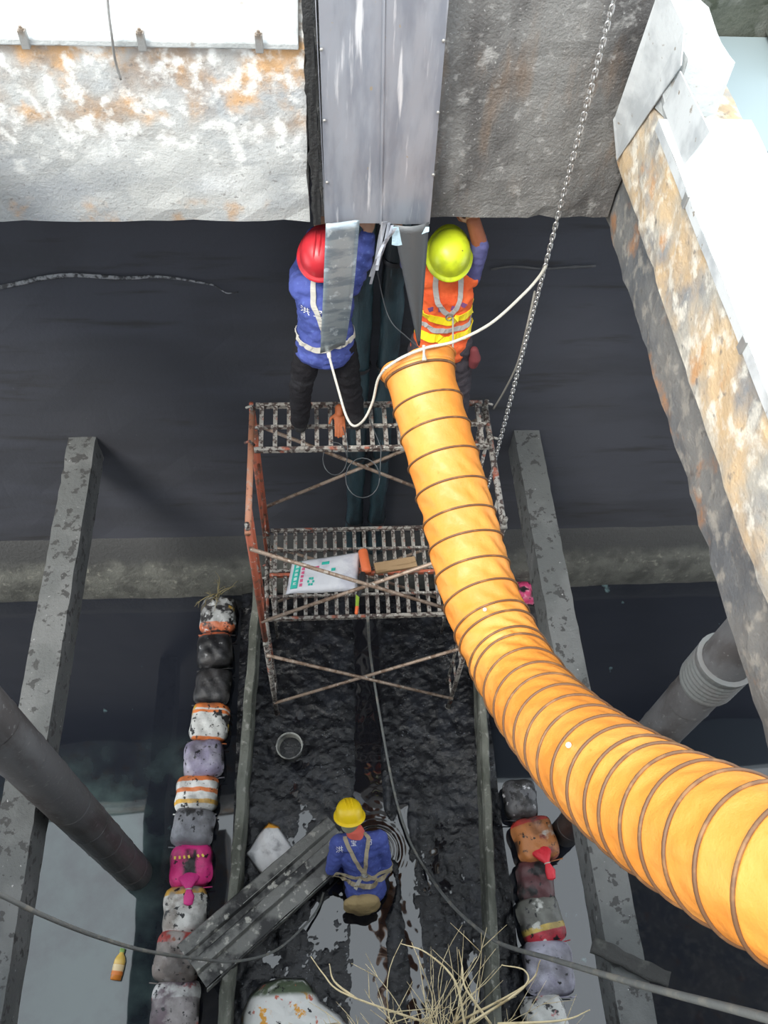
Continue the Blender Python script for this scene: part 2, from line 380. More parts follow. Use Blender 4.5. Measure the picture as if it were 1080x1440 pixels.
M_sludge = mat('black_sludge', (.008,.0085,.011), .12, layers=[dict(c=(.018,.020,.026), n=4, lo=.48, hi=.66, d=9), dict(c=(.15,.16,.18), n=36, lo=.64, hi=.73, seed=3, d=12)], bump=.5, bscale=24, rvar=.22, spec=.42)  # pale specks are wet glints painted into the colour
tag(mb.build('sludge', M_sludge, smooth=True), 'lumpy wet black sludge covering the floor of the drained channel', 'sludge', kind='stuff')
def rip(x, y):      # rings spreading from where the worker stirs the water
    d = math.hypot(x-.06, y+1.42); return .0035*math.sin(d*95)*math.exp(-(d/.20)**2)
mb = MB(); mb.grid(lambda u, v: (-1.2+2.35*u, -3.75+5.2*v, .004+.0010*nz(u*30, v*60)+rip(-1.2+2.35*u, -3.75+5.2*v)), 200, 420)
tag(mb.build('channel_water', mat('black_channel_water', (.010,.010,.013), .03, spec=.8, ior=1.5), smooth=True), 'thin black water standing in the groove of the channel floor', 'water', kind='stuff')

# white streak of foam/lime on the rear wall, upper left
M_lime = mat('lime_streak', (.30,.31,.33), .9, layers=[dict(c=(.05,.05,.055), n=24, lo=.42, hi=.6)], bump=.5)
px_ = [(-40,412),(0,404),(30,398),(60,391),(100,387),(140,389),(180,391),(215,389),(250,392),(285,398),(303,402),(318,412),(335,411)]
pts = spline([at(a, b, y=1.70) for a, b in px_], 5)
mb = MB(); mb.tube(pts, [.006+.022*abs(math.sin(i*.05+.4))*(1-i/len(pts))+.004*nz(i*.7, 2) for i in range(len(pts))], 6, flat=.35, side=(0,0,1))
tag(mb.build('lime_deposit', M_lime, smooth=True), 'whitish wavy lime deposit line along the upper black wall', 'deposit')
pts = spline([at(a, b, y=1.70) for a, b in [(690,379),(720,375),(760,378),(800,376),(838,374)]], 5)
mb = MB(); mb.tube(pts, [.010+.012*abs(nz(i*.6, 5)) for i in range(len(pts))], 6, flat=.35, side=(0,0,1))
tag(mb.build('lime_deposit', mat('dim_lime', (.09,.09,.095), .9, bump=.5), smooth=True), 'faint grey deposit line on the black wall beside the chain', 'deposit')

# pegs and wire on the pale beam
M_steel = mat('dull_steel', (.36,.36,.35), .5, .6, layers=[dict(c=(.26,.2,.15), n=9, lo=.56, hi=.7)], bump=.2)
for px, lab in ((30,'small steel peg on the white capping, leftmost'), (196,'small steel peg on the white capping, beside the thin wire'), (363,'small rusty peg on the white capping, nearest the chute')):
    p = at(px, 44, y=.72)
    t = thing('steel_peg', lab, 'peg', (p.x, .72, 6.67), group='pegs on the capping')
    MB().box(-.018,-.008,-.01,.018,.02,.075).build('clip', M_steel, t, bevel=.003)
    MB().lathe([(.013,.0),(.013,.012),(.007,.012),(.007,.022)], (0,0,.07), 6, True, True).build('nut', M_steel, t)
pts = spline([(at(148,-60,y=.71)), at(152,10,y=.705), at(157,50,y=.70), at(162,85,y=.735), at(170,112,y=.745)], 6)
tag(MB().tube(pts, .006, 6).build('hanging_wire', M_steel, smooth=True), 'thin grey wire hanging over the white capping', 'wire')

# ------------------------------------------------------------------ metal chute
ch = thing('metal_chute', 'tall folded galvanised sheet chute fixed on the concrete face', 'chute', (0,.70,5.72))
def W(v): return Vector(v) - Vector((0,.70,5.72))
def panel(name, xl0, xr0, xl1, xr1, yo, z0=5.735, z1=7.4):
    mb = MB()
    mb.sheet(lambda u, v: W((xl0+(xr0-xl0)*u + ((xl1-xl0)+(xr1-xl1-xr0+xl0)*u)*v, yo + .004*nz(u*3, v*6), z0+(z1-z0)*v)), 6, 16, .004)
    return fixn(mb.build(name, M_sheet, ch))
panel('panel', -.335, -.035, -.365, -.075, .69)
panel('panel', -.03, .245, -.07, .21, .685)
mb = MB(); mb.sheet(lambda u, v: W((-.335-.045*v+.0, .69+.085*u, 5.735+1.665*v)), 2, 14, .004); fixn(mb.build('side_flange', M_sheet, ch))
mb = MB(); mb.sheet(lambda u, v: W((.245-.05*v, .685+.09*u, 5.735+1.665*v)), 2, 14, .004); fixn(mb.build('side_flange', M_sheet, ch))
mb = MB(); mb.sheet(lambda u, v: W((-.036-.052*v+.012*u, .678, 5.735+1.665*v)), 1, 14, .006); fixn(mb.build('centre_seam', M_sheet, ch))
for i, (x, z) in enumerate([(-.325,6.0),(-.335,6.35),(-.345,6.7),(.235,6.05),(.225,6.4),(.215,6.75)]):
    o = MB().lathe([(.009,0),(.009,.004),(.004,.008)], (0,0,0), 8, False, True).build('rivet', M_steel, ch, loc=W((x, .684, z))); o.rotation_euler = (PI/2,0,0)
# black strip left of the chute, standing in for the shadow gap
mb = MB(); mb.sheet(lambda u, v: Vector((-.405+.045*u-.03*v+(.02*nz(v*20, 3)+.012*nz(v*60, 1))*(1-u), .735+.01*nz(u*4,v*9), 5.69+1.5*v)), 3, 60, .02)
tag(fixn(mb.build('shadow_strip', mat('shadow_black', (.02,.02,.02), .7, bump=.8))), 'ragged black strip standing for the shadow gap along the left edge of the chute', 'shadow strip')
# torn sheets hanging below
tag(fixn(MB().sheet(lambda u, v: Vector((-.335+.185*u + v*(-.045+.0*u) + v*v*(-.0 - .0*u) - .03*v*v*u, .62-.10*math.sin(v*2.0)-.015*math.cos(u*3), 5.80-.90*v+.04*u*v)), 6, 18, .003).build('torn_sheet', M_sheet2, smooth=True)), 'long blue grey metal strip hanging in front of the blue worker', 'metal sheet', 'torn sheets under the chute')
tag(fixn(MB().sheet(lambda u, v: Vector((.03+.195*u*(1-.93*v)+.205*v*(.95), .60-.08*v-.03*math.sin(u*3), 5.80-.82*v+.02*u*(1-v))), 6, 18, .003).build('torn_sheet', mat('grey_sheet_back', (.12,.125,.13), .5, .5, bump=.2), smooth=True)), 'dark pointed torn metal sheet hanging in front of the orange vest', 'metal sheet', 'torn sheets under the chute')
tag(fixn(MB().sheet(lambda u, v: Vector((.028+.20*u, .585-.012*v, 5.795-(.02+.10*abs(math.sin((1-u)*2.2+.1))*(1.2-u))*v)), 10, 5, .002).build('plastic_scrap', mat('pale_blue_film', (.45,.60,.68), .35, bump=.5))), 'pale blue scrap of film under the right chute panel', 'film scrap')
cr = thing('crumpled_sheet', 'bunch of crumpled silver strips under the middle of the chute', 'metal sheet', (0,.62,5.7))
for k in range(5):
    x = -.03+.016*k
    o = MB().sheet(lambda u, v: Vector((x+.016*u-.055*v*(1 if k < 2 else .3)-.02*k*v, -.01*k+.015*math.sin(v*7+k)-.03*v, .10-(.42-.06*k)*v)), 2, 14, .002).build('strip', M_sheet, cr); fixn(o)
# two teal tarpaulin-wrapped tubes on the rear wall
M_teal = mat('dark_teal_film', (.030,.062,.078), .3, layers=[dict(c=(.012,.02,.026), n=5, lo=.45, hi=.6, st=(1,1,.4)), dict(c=(.09,.15,.18), n=12, lo=.60, hi=.7, seed=2, st=(2,1,.3))], bump=.8, bscale=9, bstretch=(2,1,.3), spec=.8)
for x, lab in ((-.06,'left dark teal wrapped pipe on the black wall behind the scaffold'), (.17,'right dark teal wrapped pipe on the black wall behind the scaffold')):
    t = thing('wrapped_pipe', lab, 'pipe', (x,1.58,.75), group='wrapped pipes on the rear wall')
    mb = MB(); mb.tube([(.012*nz(i*.5,x), .01*nz(i*.6,x+3), i*.12) for i in range(41)], [.085+.012*nz(i*.8, x*9) for i in range(41)], 14); mb.build('wrap', M_teal, t, smooth=True)
    for z in (.6,1.7,2.9,4.0):
        MB().lathe([(.094,-.02),(.098,0),(.094,.02)], (0,0,z), 16).build('strap', mat('pipe_strap', (.05,.05,.055), .5, .5), t, smooth=True)

# ------------------------------------------------------------------ right wall flashing
def plate(name, poly, m_, label, th=.006):
    return tag(fixn(MB().plate(poly, th).build(name, m_)), label, 'flashing', 'zinc flashing on the right wall')
plate('zinc_flashing', [at(862,168,y=.74), at(867,226,x=1.205), at(957,92,x=1.205), at(962,40,x=1.205), at(958,-30,y=.55), at(930,-30,y=.6), at(908,95,y=.70)], M_flash, 'slanted zinc strip across the corner of the right wall')
plate('zinc_flashing', [at(932,150,x=1.205), at(962,232,x=1.205), at(998,185,x=1.205), at(956,100,x=1.205)], M_flash, 'small grey zinc plate on the top of the right wall')
t = thing('zinc_capping', 'long bright zinc capping folded over the right wall', 'flashing', (1.2,.33,6.58))
fixn(MB().sheet(lambda u, v: Vector((.004*nz(v*8,1)-.006+.0*u, -4.0*(v), .012-.05*u+.006*nz(v*20, u*3))), 3, 40, .004).build('apron', M_flash, t))
fixn(MB().sheet(lambda u, v: Vector((-.006+.44*u, -4.0*v, .014+.006*nz(u*5, v*20))), 4, 40, .004).build('top_sheet', mat('bright_zinc', (.74,.76,.76), .6, .1, bump=.1), t))
for y in (-.55,-1.4,-2.3):
    MB().box(-.016,y-.02,-.045,.004,y+.02,.02).build('clip', M_steel, t, bevel=.003)

# ------------------------------------------------------------------ chain
chx, chy = .955, .665
c = thing('lifting_chain', 'galvanised lifting chain hanging straight down past the beam corner', 'chain', (chx, chy, 2.6))
M_chain = mat('chain_zinc', (.72,.72,.72), .4, .8, layers=[dict(c=(.25,.24,.22), n=30, lo=.5, hi=.6)])
mb = MB(); ln = []
for k in range(17):
    a = 2*PI*k/16; ln.append((.0115*math.cos(a), 0, (.0150 if math.sin(a) > 0 else -.0150)+.0115*math.sin(a)))
mb.tube(ln, .0044, 5, caps=False, side=(0,1,0)); lm = mb.mesh('chain_link'); lm.materials.append(M_chain)
lm.polygons.foreach_set('use_smooth', [True]*len(lm.polygons))
for i in range(165):
    o = link('chain_link', lm, c, (.0, 0, i*.0365)); o.rotation_euler = (0, 0, PI/2*(i % 2)+.35*math.sin(i*.11))

# ------------------------------------------------------------------ scaffold
M_red = mat('red_oxide_tube', (.46,.12,.065), .55, .1, layers=[dict(c=(.20,.09,.06), n=9, lo=.5, hi=.62), dict(c=(.50,.45,.40), n=22, lo=.60, hi=.68, seed=3)], bump=.2)
M_worn = mat('spattered_tube', (.34,.32,.29), .6, .2, layers=[dict(c=(.07,.05,.045), n=26, lo=.48, hi=.56), dict(c=(.34,.10,.06), n=7, lo=.58, hi=.66, seed=3), dict(c=(.62,.60,.56), n=30, lo=.60, hi=.68, seed=5)], bump=.3)
M_orange_tube = mat('faded_orange_tube', (.50,.22,.13), .55, .1, layers=[dict(c=(.42,.30,.24), n=12, lo=.5, hi=.62), dict(c=(.2,.09,.06), n=18, lo=.58, hi=.66, seed=4)], bump=.2)
M_brace = mat('brace_tube', (.36,.27,.21), .5, .3, layers=[dict(c=(.20,.13,.09), n=14, lo=.48, hi=.6), dict(c=(.5,.44,.38), n=30, lo=.58, hi=.66, seed=3)], bump=.2)
sx, D, H = .915, 1.10, 1.85
scf = thing('scaffold_tower', 'two-tier red tubular steel scaffold tower standing in the channel', 'scaffold', (0,0,-.02))
def T(name, a, b, r, m_, par=scf, n=10): return MB().tube([a, b], r, n).build(name, m_, par, smooth=True)
for tier in (0, 1):
    z0, z1 = (0, 1.84) if tier == 0 else (1.87, 3.70)
    for s in (-1, 1):
        mm = M_worn if tier == 0 else (M_red if s < 0 else M_worn)
        for y in (0, D):
            T('post', (s*sx, y, z0), (s*sx, y, z1), .024, mm)
            if tier == 1:
                T('coupling_pin', (s*sx, y, z1-.01), (s*sx, y, z1+.07), .018, M_worn)
            else: MB().lathe([(.07,0),(.07,.012),(.03,.014),(.03,.08)], (s*sx,y,.0), 12, True, False).build('base_plate', M_worn, scf)
        top = T('top_rail', (s*sx, -.03, z1-.02), (s*sx, D+.03, z1-.02), .024, M_orange_tube if tier == 1 and s < 0 else M_worn)
        # inner ladder of the frame
        T('inner_post', (s*sx, .25, z0+.1), (s*sx, .25, z1-.03), .015, mm); T('inner_post', (s*sx, D-.25, z0+.1), (s*sx, D-.25, z1-.03), .015, mm)
        for zz in (.35, .75, 1.15):
            T('rung', (s*sx, 0, z0+zz), (s*sx, .25, z0+zz), .012, mm); T('rung', (s*sx, D, z0+zz), (s*sx, D-.25, z0+zz), .012, mm)
    # cross braces front and rear
    for y, off in ((0,-.03), (D,.03)):
        za, zb = z0+.40, z1-.20
        for s in (-1, 1):
            br = T('cross_brace', (-s*sx, y+off+.012*s, za), (s*sx, y+off+.012*s, zb), .016, M_brace)
        MB().lathe([(.02,-.012),(.02,.012)], (0,0,0), 8, True, True).build('brace_pivot', M_worn, scf, loc=(0,y+off,(za+zb)/2)).rotation_euler = (PI/2,0,0)

def platform(y0, y1, z, lab, nsl, front_red=False):
    t = thing('scaffold_platform', lab, 'platform', (0, (y0+y1)/2, z), group='steel grating platforms on the scaffold')
    hw = (y1-y0)/2; L_ = sx-.03
    mb = MB(); mb.box(-L_, -hw, -.045, L_, -hw+.03, .0); mb.build('side_rail', M_worn, t, bevel=.004)
    MB().box(-L_, hw-.03, -.045, L_, hw, .0).build('side_rail', M_red if front_red else M_worn, t, bevel=.004)
    MB().box(-L_, -.011, -.035, L_, .011, -.004).build('middle_rail', M_worn, t, bevel=.003)
    sl = MB().box(-.016, -hw+.03, -.03, .016, hw-.03, .002).mesh('slat'); sl.materials.append(M_worn)
    for i in range(nsl):
        link('slat', sl, t, (-L_+.05+(2*L_-.10)*i/(nsl-1), 0, 0))
    for s in (-1, 1):
        for yy in (-hw+.06, hw-.06):
            MB().tube([(s*L_,yy,-.02),(s*(L_+.03),yy,.03),(s*(L_+.07),yy,.01)], .011, 6).build('hook', M_worn, t, smooth=True)
    return t
platform(.66, 1.12, 3.735, 'upper grating platform the two workers stand on', 17)
platform(.655, 1.13, 1.905, 'lower grating platform nearest the black wall', 19)
platform(.17, .645, 1.905, 'lower grating platform under the white sack', 19, True)
ZP, ZQ = 3.737, 1.907

# ------------------------------------------------------------------ orange duct
dp = [(572,470,4.78),(590,524,4.98),(602,571,4.93),(624,649,4.83),(640,708,4.75),(655,767,4.66),(672,830,4.55),(697,890,4.40),(724,942,4.20),(757,992,3.86),(792,1032,3.5),(832,1070,3.15),(880,1107,2.85),(935,1143,2.60),(990,1172,2.40),(1045,1200,2.22),(1100,1228,2.08),(1170,1262,1.95),(1260,1300,1.85)]
cl = spline([at(a, b, t) for a, b, t in dp[1:]], 10)
cum = [0.]
for i in range(1, len(cl)): cum.append(cum[-1]+(cl[i]-cl[i-1]).length)
LEN = cum[-1]
def on(s):
    s = min(max(s, 0), LEN); i = 0
    import bisect
    i = min(max(bisect.bisect_right(cum, s)-1, 0), len(cl)-2); f = (s-cum[i])/(cum[i+1]-cum[i]); p = cl[i].lerp(cl[i+1], f)
    a = max(0, i-4); b = min(len(cl)-1, i+5); return p, (cl[b]-cl[a]).normalized()
def near(px, py):   # arc length of the duct point closest to a picture point
    best = None
    for i in range(len(cl)):
        d = cl[i]-CAM; zc = d.dot(FW); q = (540+FPX*d.dot(RT)/zc-px)**2+(720-FPX*d.dot(UP)/zc-py)**2
        if best is None or q < best[0]: best = (q, cum[i])
    return best[1]
RD = .203
hoops = [(591,528),(603,574),(614,612),(625,652),(636,690),(647,729),(657,769),(666,806),(677,841),(690,876),(699,893),(715,925),(726,944),(741,970),(757,992),(773,1012),(792,1032),(812,1051),(833,1070),(856,1089),(880,1107),(905,1124),(931,1141),(962,1157),(997,1175),(1035,1195),(1080,1217),(1125,1240),(1170,1262),(1215,1282)]
hs = sorted(near(*q) for q in hoops)
base_pt = cl[0]
duct = thing('ventilation_duct', 'long yellow orange flexible ventilation duct with dark hoops', 'duct', tuple(base_pt))
hang = Vector((0,0,1))
def frame(t):
    u = Vector((0,0,1)); u = (u-t*u.dot(t)).normalized(); return u, t.cross(u)
mb = MB(); NU = 72; NV = int(LEN/.012); vs = []; fs = []
import bisect
for j in range(NV+1):
    s = LEN*j/NV; p, t = on(s); u, w = frame(t)
    k = bisect.bisect_right(hs, s)
    if 0 < k < len(hs): f = (s-hs[k-1])/(hs[k]-hs[k-1]+1e-6); gap = hs[k]-hs[k-1]
    else: f = 0; gap = .1
    sag = math.sin(PI*f)
    bend = max(0, min(1, (s-.75)/.5))        # the far half is bunched up, the near half hangs smooth
    for i in range(NU):
        a = 2*PI*i/NU
        r = RD - .009*sag*(1-.4*bend)
        wr = math.sin(a*9+s*38+2*nz(a*2, s*3))*(.3+.7*abs(nz(a*1.5, s*2, 4)))
        amt = (.0030+.0105*min(1, max(0, (s-.45)/.4))*(1-.55*max(0, min(1, (s-1.9)/.4))))
        r += sag*wr*amt + sag*.006*bend*nz(math.cos(a)*4, math.sin(a)*4, s*9)
        if s < hs[0]: r += .010*(1-s/max(hs[0], .01))
        vs.append(p + u*(r*math.cos(a)) + w*(r*math.sin(a)) - base_pt)
for j in range(NV):
    for i in range(NU):
        i2 = (i+1) % NU; fs.append((j*NU+i, j*NU+i2, (j+1)*NU+i2, (j+1)*NU+i))
mb.add(vs, fs)
M_duct = mat('orange_duct_cloth', (.72,.255,.04), .42, layers=[dict(c=(.78,.32,.065), n=2.5, lo=.45, hi=.65), dict(c=(.62,.22,.03), n=30, lo=.68, hi=.74, seed=4, d=3)], bump=.45, bscale=7, bstretch=(1,1,1), spec=.5)
M_duct.node_tree.nodes['Principled BSDF'].inputs['Transmission Weight'].default_value = 0
skin = mb.build('duct_skin', M_duct, duct, smooth=True)
so = skin.modifiers.new('thickness', 'SOLIDIFY'); so.thickness = .003; so.offset = -1
M_hoop = mat('brown_hoop_sleeve', (.13,.065,.03), .55, layers=[dict(c=(.22,.11,.04), n=14, lo=.5, hi=.65)])
for k, s in enumerate(hs):
    p, t = on(s); u, w = frame(t)
    ring = [p + u*((RD+.002)*math.cos(2*PI*i/48)) + w*((RD+.002)*math.sin(2*PI*i/48)) - base_pt for i in range(49)]
    MB().tube(ring, .0066 if k else .009, 6, caps=False, side=tuple(t)).build('hoop', M_hoop, duct, smooth=True)
for px, py in ((690,888),(858,1105)):
    s = near(px, py); p, t = on(s); u, w = frame(t); n_ = (CAM-p); n_ = (n_-t*n_.dot(t)).normalized()
    q = p+n_*(RD+.004)-base_pt
    MB().ball(q, (.011,.011,.011), 8, 6).build('seam_clip', mat('white_clip', (.7,.7,.68), .5), duct, smooth=True)
# slack collar cloth beyond the first hoop
p0, t0 = on(0); u0, w0 = frame(t0)
vs = []; fs = []; n = 64
for j in range(9):
    f = j/8
    for i in range(n):
        a = 2*PI*i/n; r = RD+.010+.004*math.sin(a*5)*f + .010*f
        ext = (.03+.035*max(0, -math.sin(a-.5)))*f + .006*math.sin(a*7)*f
        vs.append(p0 + u0*(r*math.cos(a)) + w0*(r*math.sin(a)) - t0*ext - base_pt)
for j in range(8):
    for i in range(n): i2 = (i+1) % n; fs.append((j*n+i, (j+1)*n+i, (j+1)*n+i2, j*n+i2))
o = MB().add(vs, fs).build('collar', M_duct, duct, smooth=True); so = o.modifiers.new('thickness', 'SOLIDIFY'); so.thickness = .004
ring = [p0 + u0*((RD+.024)*math.cos(2*PI*i/48)) + w0*((RD+.024)*math.sin(2*PI*i/48)) - t0*(.03+.035*max(0, -math.sin(2*PI*i/48-.5))+.006*math.sin(2*PI*i/48*7)) - base_pt for i in range(49)]
MB().tube(ring, .008, 6, caps=False, side=tuple(t0)).build('rim_cord', M_duct, duct, smooth=True)

# ------------------------------------------------------------------ pipes
M_pvc = mat('grey_pipe', (.10,.10,.105), .55, layers=[dict(c=(.055,.05,.05), n=3, lo=.45, hi=.6, st=(1,1,.4)), dict(c=(.15,.15,.15), n=26, lo=.60, hi=.7, seed=3)], bump=.2)
M_pvc2 = mat('light_grey_pipe', (.17,.18,.18), .55, layers=[dict(c=(.18,.18,.18), n=5, lo=.45, hi=.6)], bump=.15)
def pipe(x, y, z1, r, label, zc, mm):
    t = thing('drain_pipe', label, 'pipe', (x, y, -.3), group='vertical drain pipes')
    MB().lathe([(r,0),(r,z1+.3)], n=28, cap1=True, cap0=True).build('tube', mm, t, smooth=True)
    for z in zc:
        pr_ = [(r+.002,-.16),(r+.022,-.15)]
        for q in range(6): pr_ += [(r+.022,-.13+q*.045),(r+.028,-.12+q*.045),(r+.022,-.10+q*.045)]
        pr_ += [(r+.03,.17),(r+.03,.19),(r+.002,.195)]
        MB().lathe(pr_, (0,0,z+.3), 28).build('coupling', M_pvc2, t, smooth=False)
    for k in range(int((z1)/.55)):
        MB().lathe([(r,-.008),(r+.004,0),(r,.008)], (0,0,.6+k*.55), 28).build('joint_ring', mm, t, smooth=True)
pipe(-2.235, -1.52, 5.66, .155, 'thick dark grey vertical pipe standing in the left pool', (), M_pvc)
pipe(1.97, -1.335, 5.5, .145, 'dark vertical pipe with a pale ribbed coupling under the right wall', (4.05,), M_pvc)

# ------------------------------------------------------------------ people
WORK = bpy.data.scenes.new('work')        # small side scene, so that evaluating one mesh does not evaluate everything
def evaluated(o):
    with bpy.context.temp_override(scene=WORK, view_layer=WORK.view_layers[0]):
        dg = bpy.context.evaluated_depsgraph_get(); return bpy.data.meshes.new_from_object(o.evaluated_get(dg))
def remesh(mb, voxel, smooth=6, lump=0., seed=0, lscale=9):
    me = mb.mesh('tmp'); o = bpy.data.objects.new('tmp', me); WORK.collection.objects.link(o)
    r = o.modifiers.new('r', 'REMESH'); r.mode = 'VOXEL'; r.voxel_size = voxel
    k = o.modifiers.new('s', 'SMOOTH'); k.factor = .5; k.iterations = smooth
    out = evaluated(o); bpy.data.objects.remove(o); bpy.data.meshes.remove(me)
    if lump:
        NP = [(v.normal.copy(), v.co.copy()) for v in out.vertices]
        for v, (n, p) in zip(out.vertices, NP):
            d = noise.fractal(Vector((p.x*lscale+seed, p.y*lscale, p.z*lscale*1.6)), .8, 2, 3)*lump + math.sin((p.z+.6*p.x)*48+9*nz(p.x*5,p.y*5,p.z*3))*lump*.16
            v.co = p + n*d
    out.polygons.foreach_set('use_smooth', [True]*len(out.polygons)); out.update()
    return out
def put(name, me, m_, root, parent=None):
    me.name = name
    if m_: me.materials.clear(); me.materials.append(m_)
    me.transform(Matrix.Translation(-root.location)); return link(name, me, parent or root)
def hand(mb, w, d, side, curl=.5, s=1.):
    # palm and five fingers, d = pointing direction, side = thumb side
    w = Vector(w); d = Vector(d).normalized(); sd_ = Vector(side); sd_ = (sd_-d*sd_.dot(d)).normalized(); n = d.cross(sd_)
    mb.limb([w, w+d*.045*s, w+d*.085*s], [(.026*s,.018*s),(.040*s,.016*s),(.038*s,.014*s)], side=tuple(sd_), n=10)
    for k, (o_, l) in enumerate(((.029,.070),(.010,.080),(-.010,.075),(-.029,.058))):
        b = w+d*.085*s+sd_*o_*s; d2 = (d*math.cos(curl)+n*math.sin(curl)); d3 = (d*math.cos(curl*2)+n*math.sin(curl*2))
        mb.limb([b-d*.01, b+d*.02*s, b+d*.02*s+d2*(l*.5)*s, b+d*.02*s+d2*(l*.5)*s+d3*(l*.4)*s], [.0095*s,.0095*s,.0088*s,.0075*s], side=tuple(sd_), n=8)
    b = w+d*.03*s+sd_*.028*s
    mb.limb([b, b+(d*.6+sd_).normalized()*.035*s, b+(d*.6+sd_).normalized()*.035*s+(d+sd_*.3+n*.3).normalized()*.035*s], [.013*s,.0115*s,.009*s], side=tuple(n), n=8)
def head(mb, c, fwd, up):
    c = Vector(c); f = Vector(fwd).normalized(); u = Vector(up); u = (u-f*u.dot(f)).normalized(); r = f.cross(u)
    M3 = Matrix((r, f, u)).transposed()
    def L_(x, y, z): return c + M3 @ Vector((x, y, z))
    mb.limb([L_(0,-.012,.03), L_(0,.0,-.01), L_(0,.018,-.06), L_(0,.03,-.095)], [(.077,.095),(.074,.092),(.058,.074),(.035,.045)], side=tuple(r), n=20)   # skull to chin
    mb.limb([L_(0,.085,.005), L_(0,.108,-.03)], [.010,.016], side=tuple(r), n=8)              # nose
    for s in (-1, 1):
        mb.limb([L_(s*.074,-.005,.02), L_(s*.080,-.012,-.02)], [(.008,.020),(.007,.014)], side=tuple(r), n=8)   # ears
        mb.ball(L_(s*.03,.078,.02), .012, 8, 6)                                                # brow and eye mounds
        mb.ball(L_(s*.032,.068,-.02), .022, 8, 6)
    mb.limb([L_(-.02,.082,-.06), L_(.02,.082,-.06)], [.008,.008], side=tuple(u), n=8)          # lips
    return L_, M3
def ribbon(pts, nrm, width, th):
    vs = []; fs = []; K = len(pts)
    for i in range(K):
        t = (pts[min(i+1,K-1)]-pts[max(i-1,0)]).normalized(); n = nrm[i]; w = t.cross(n).normalized()
        for a, b in ((-1,0),(1,0),(1,1),(-1,1)): vs.append(pts[i]+w*(a*width/2)+n*(b*th))
    for i in range(K-1):
        for k in range(4): k2 = (k+1) % 4; fs.append((i*4+k, i*4+k2, (i+1)*4+k2, (i+1)*4+k))
    fs.append((3,2,1,0)); fs.append(tuple((K-1)*4+k for k in range(4)))
    return MB().add(vs, fs)
def strap(name, bvh, pts, width, m_, root, parent=None, off=.004, n=10, th=.004):
    P = []; Nn = []
    for p in spline(pts, n):
        h = bvh.find_nearest(p); P.append(h[0]+h[1]*off); Nn.append(h[1])
    for _ in range(2): P = [P[0]]+[(P[i-1]+P[i]*2+P[i+1])/4 for i in range(1, len(P)-1)]+[P[-1]]
    return put(name, fixm(ribbon(P, Nn, width, th).mesh(name)), m_, root, parent)
def fixm(me):
    bm = bmesh.new(); bm.from_mesh(me); bmesh.ops.recalc_face_normals(bm, faces=bm.faces); bm.to_mesh(me); bm.free(); return me
def glyphs(text, size, origin, right, up, bvh, cast, m_, root, parent, name='printed_characters'):
    cu = bpy.data.curves.new('t', 'FONT'); cu.body = text; cu.size = size; cu.resolution_u = 2
    o = bpy.data.objects.new('t', cu); WORK.collection.objects.link(o)
    me = evaluated(o); bpy.data.objects.remove(o)
    bm = bmesh.new(); bm.from_mesh(me); bmesh.ops.subdivide_edges(bm, edges=[e for e in bm.edges if e.calc_length() > size*.3], cuts=1); bm.to_mesh(me); bm.free()
    ri = Vector(right).normalized(); uu = Vector(up).normalized(); ca = Vector(cast).normalized()
    for v in me.vertices:
        p = Vector(origin)+ri*v.co.x+uu*v.co.y
        h = bvh.ray_cast(p-ca*.4, ca)
        v.co = (h[0]-ca*.005) if h[0] else p
    return put(name, me, m_, root, parent)
M_skin = mat('skin', (.42,.24,.16), .55, bump=.1)
M_blue = mat('royal_blue_cloth', (.075,.10,.34), .8, layers=[dict(c=(.05,.07,.25), n=5, lo=.45, hi=.65), dict(c=(.10,.14,.40), n=40, lo=.55, hi=.7, seed=3)], bump=.5, bscale=16, spec=.2)
M_dim_blue = mat('slate_blue_cloth', (.10,.10,.24), .8, bump=.4, spec=.2)
M_blackcloth = mat('black_cloth', (.016,.015,.018), .85, layers=[dict(c=(.03,.03,.034), n=6, lo=.5, hi=.65)], bump=.5, spec=.2)
M_greycloth = mat('charcoal_cloth', (.060,.052,.062), .85, layers=[dict(c=(.035,.03,.036), n=6, lo=.5, hi=.65)], bump=.5, spec=.2)
M_vest = mat('orange_vest_cloth', (.88,.15,.045), .7, layers=[dict(c=(.75,.10,.03), n=6, lo=.5, hi=.65)], bump=.5, bscale=18, spec=.2)
M_yellow_band = mat('yellow_reflective_band', (.92,.72,.02), .5, bump=.1)
M_grey_band = mat('grey_reflective_band', (.45,.42,.40), .45)
M_web = mat('pale_webbing', (.52,.50,.45), .8, bump=.2)
M_web2 = mat('tan_webbing', (.38,.32,.22), .8, layers=[dict(c=(.22,.18,.12), n=9, lo=.5, hi=.6)], bump=.2)
M_rubber = mat('black_rubber', (.015,.015,.016), .5)
M_white_print = mat('white_print', (.85,.85,.85), .7)
M_metalring = mat('harness_ring', (.5,.5,.5), .3, .9)

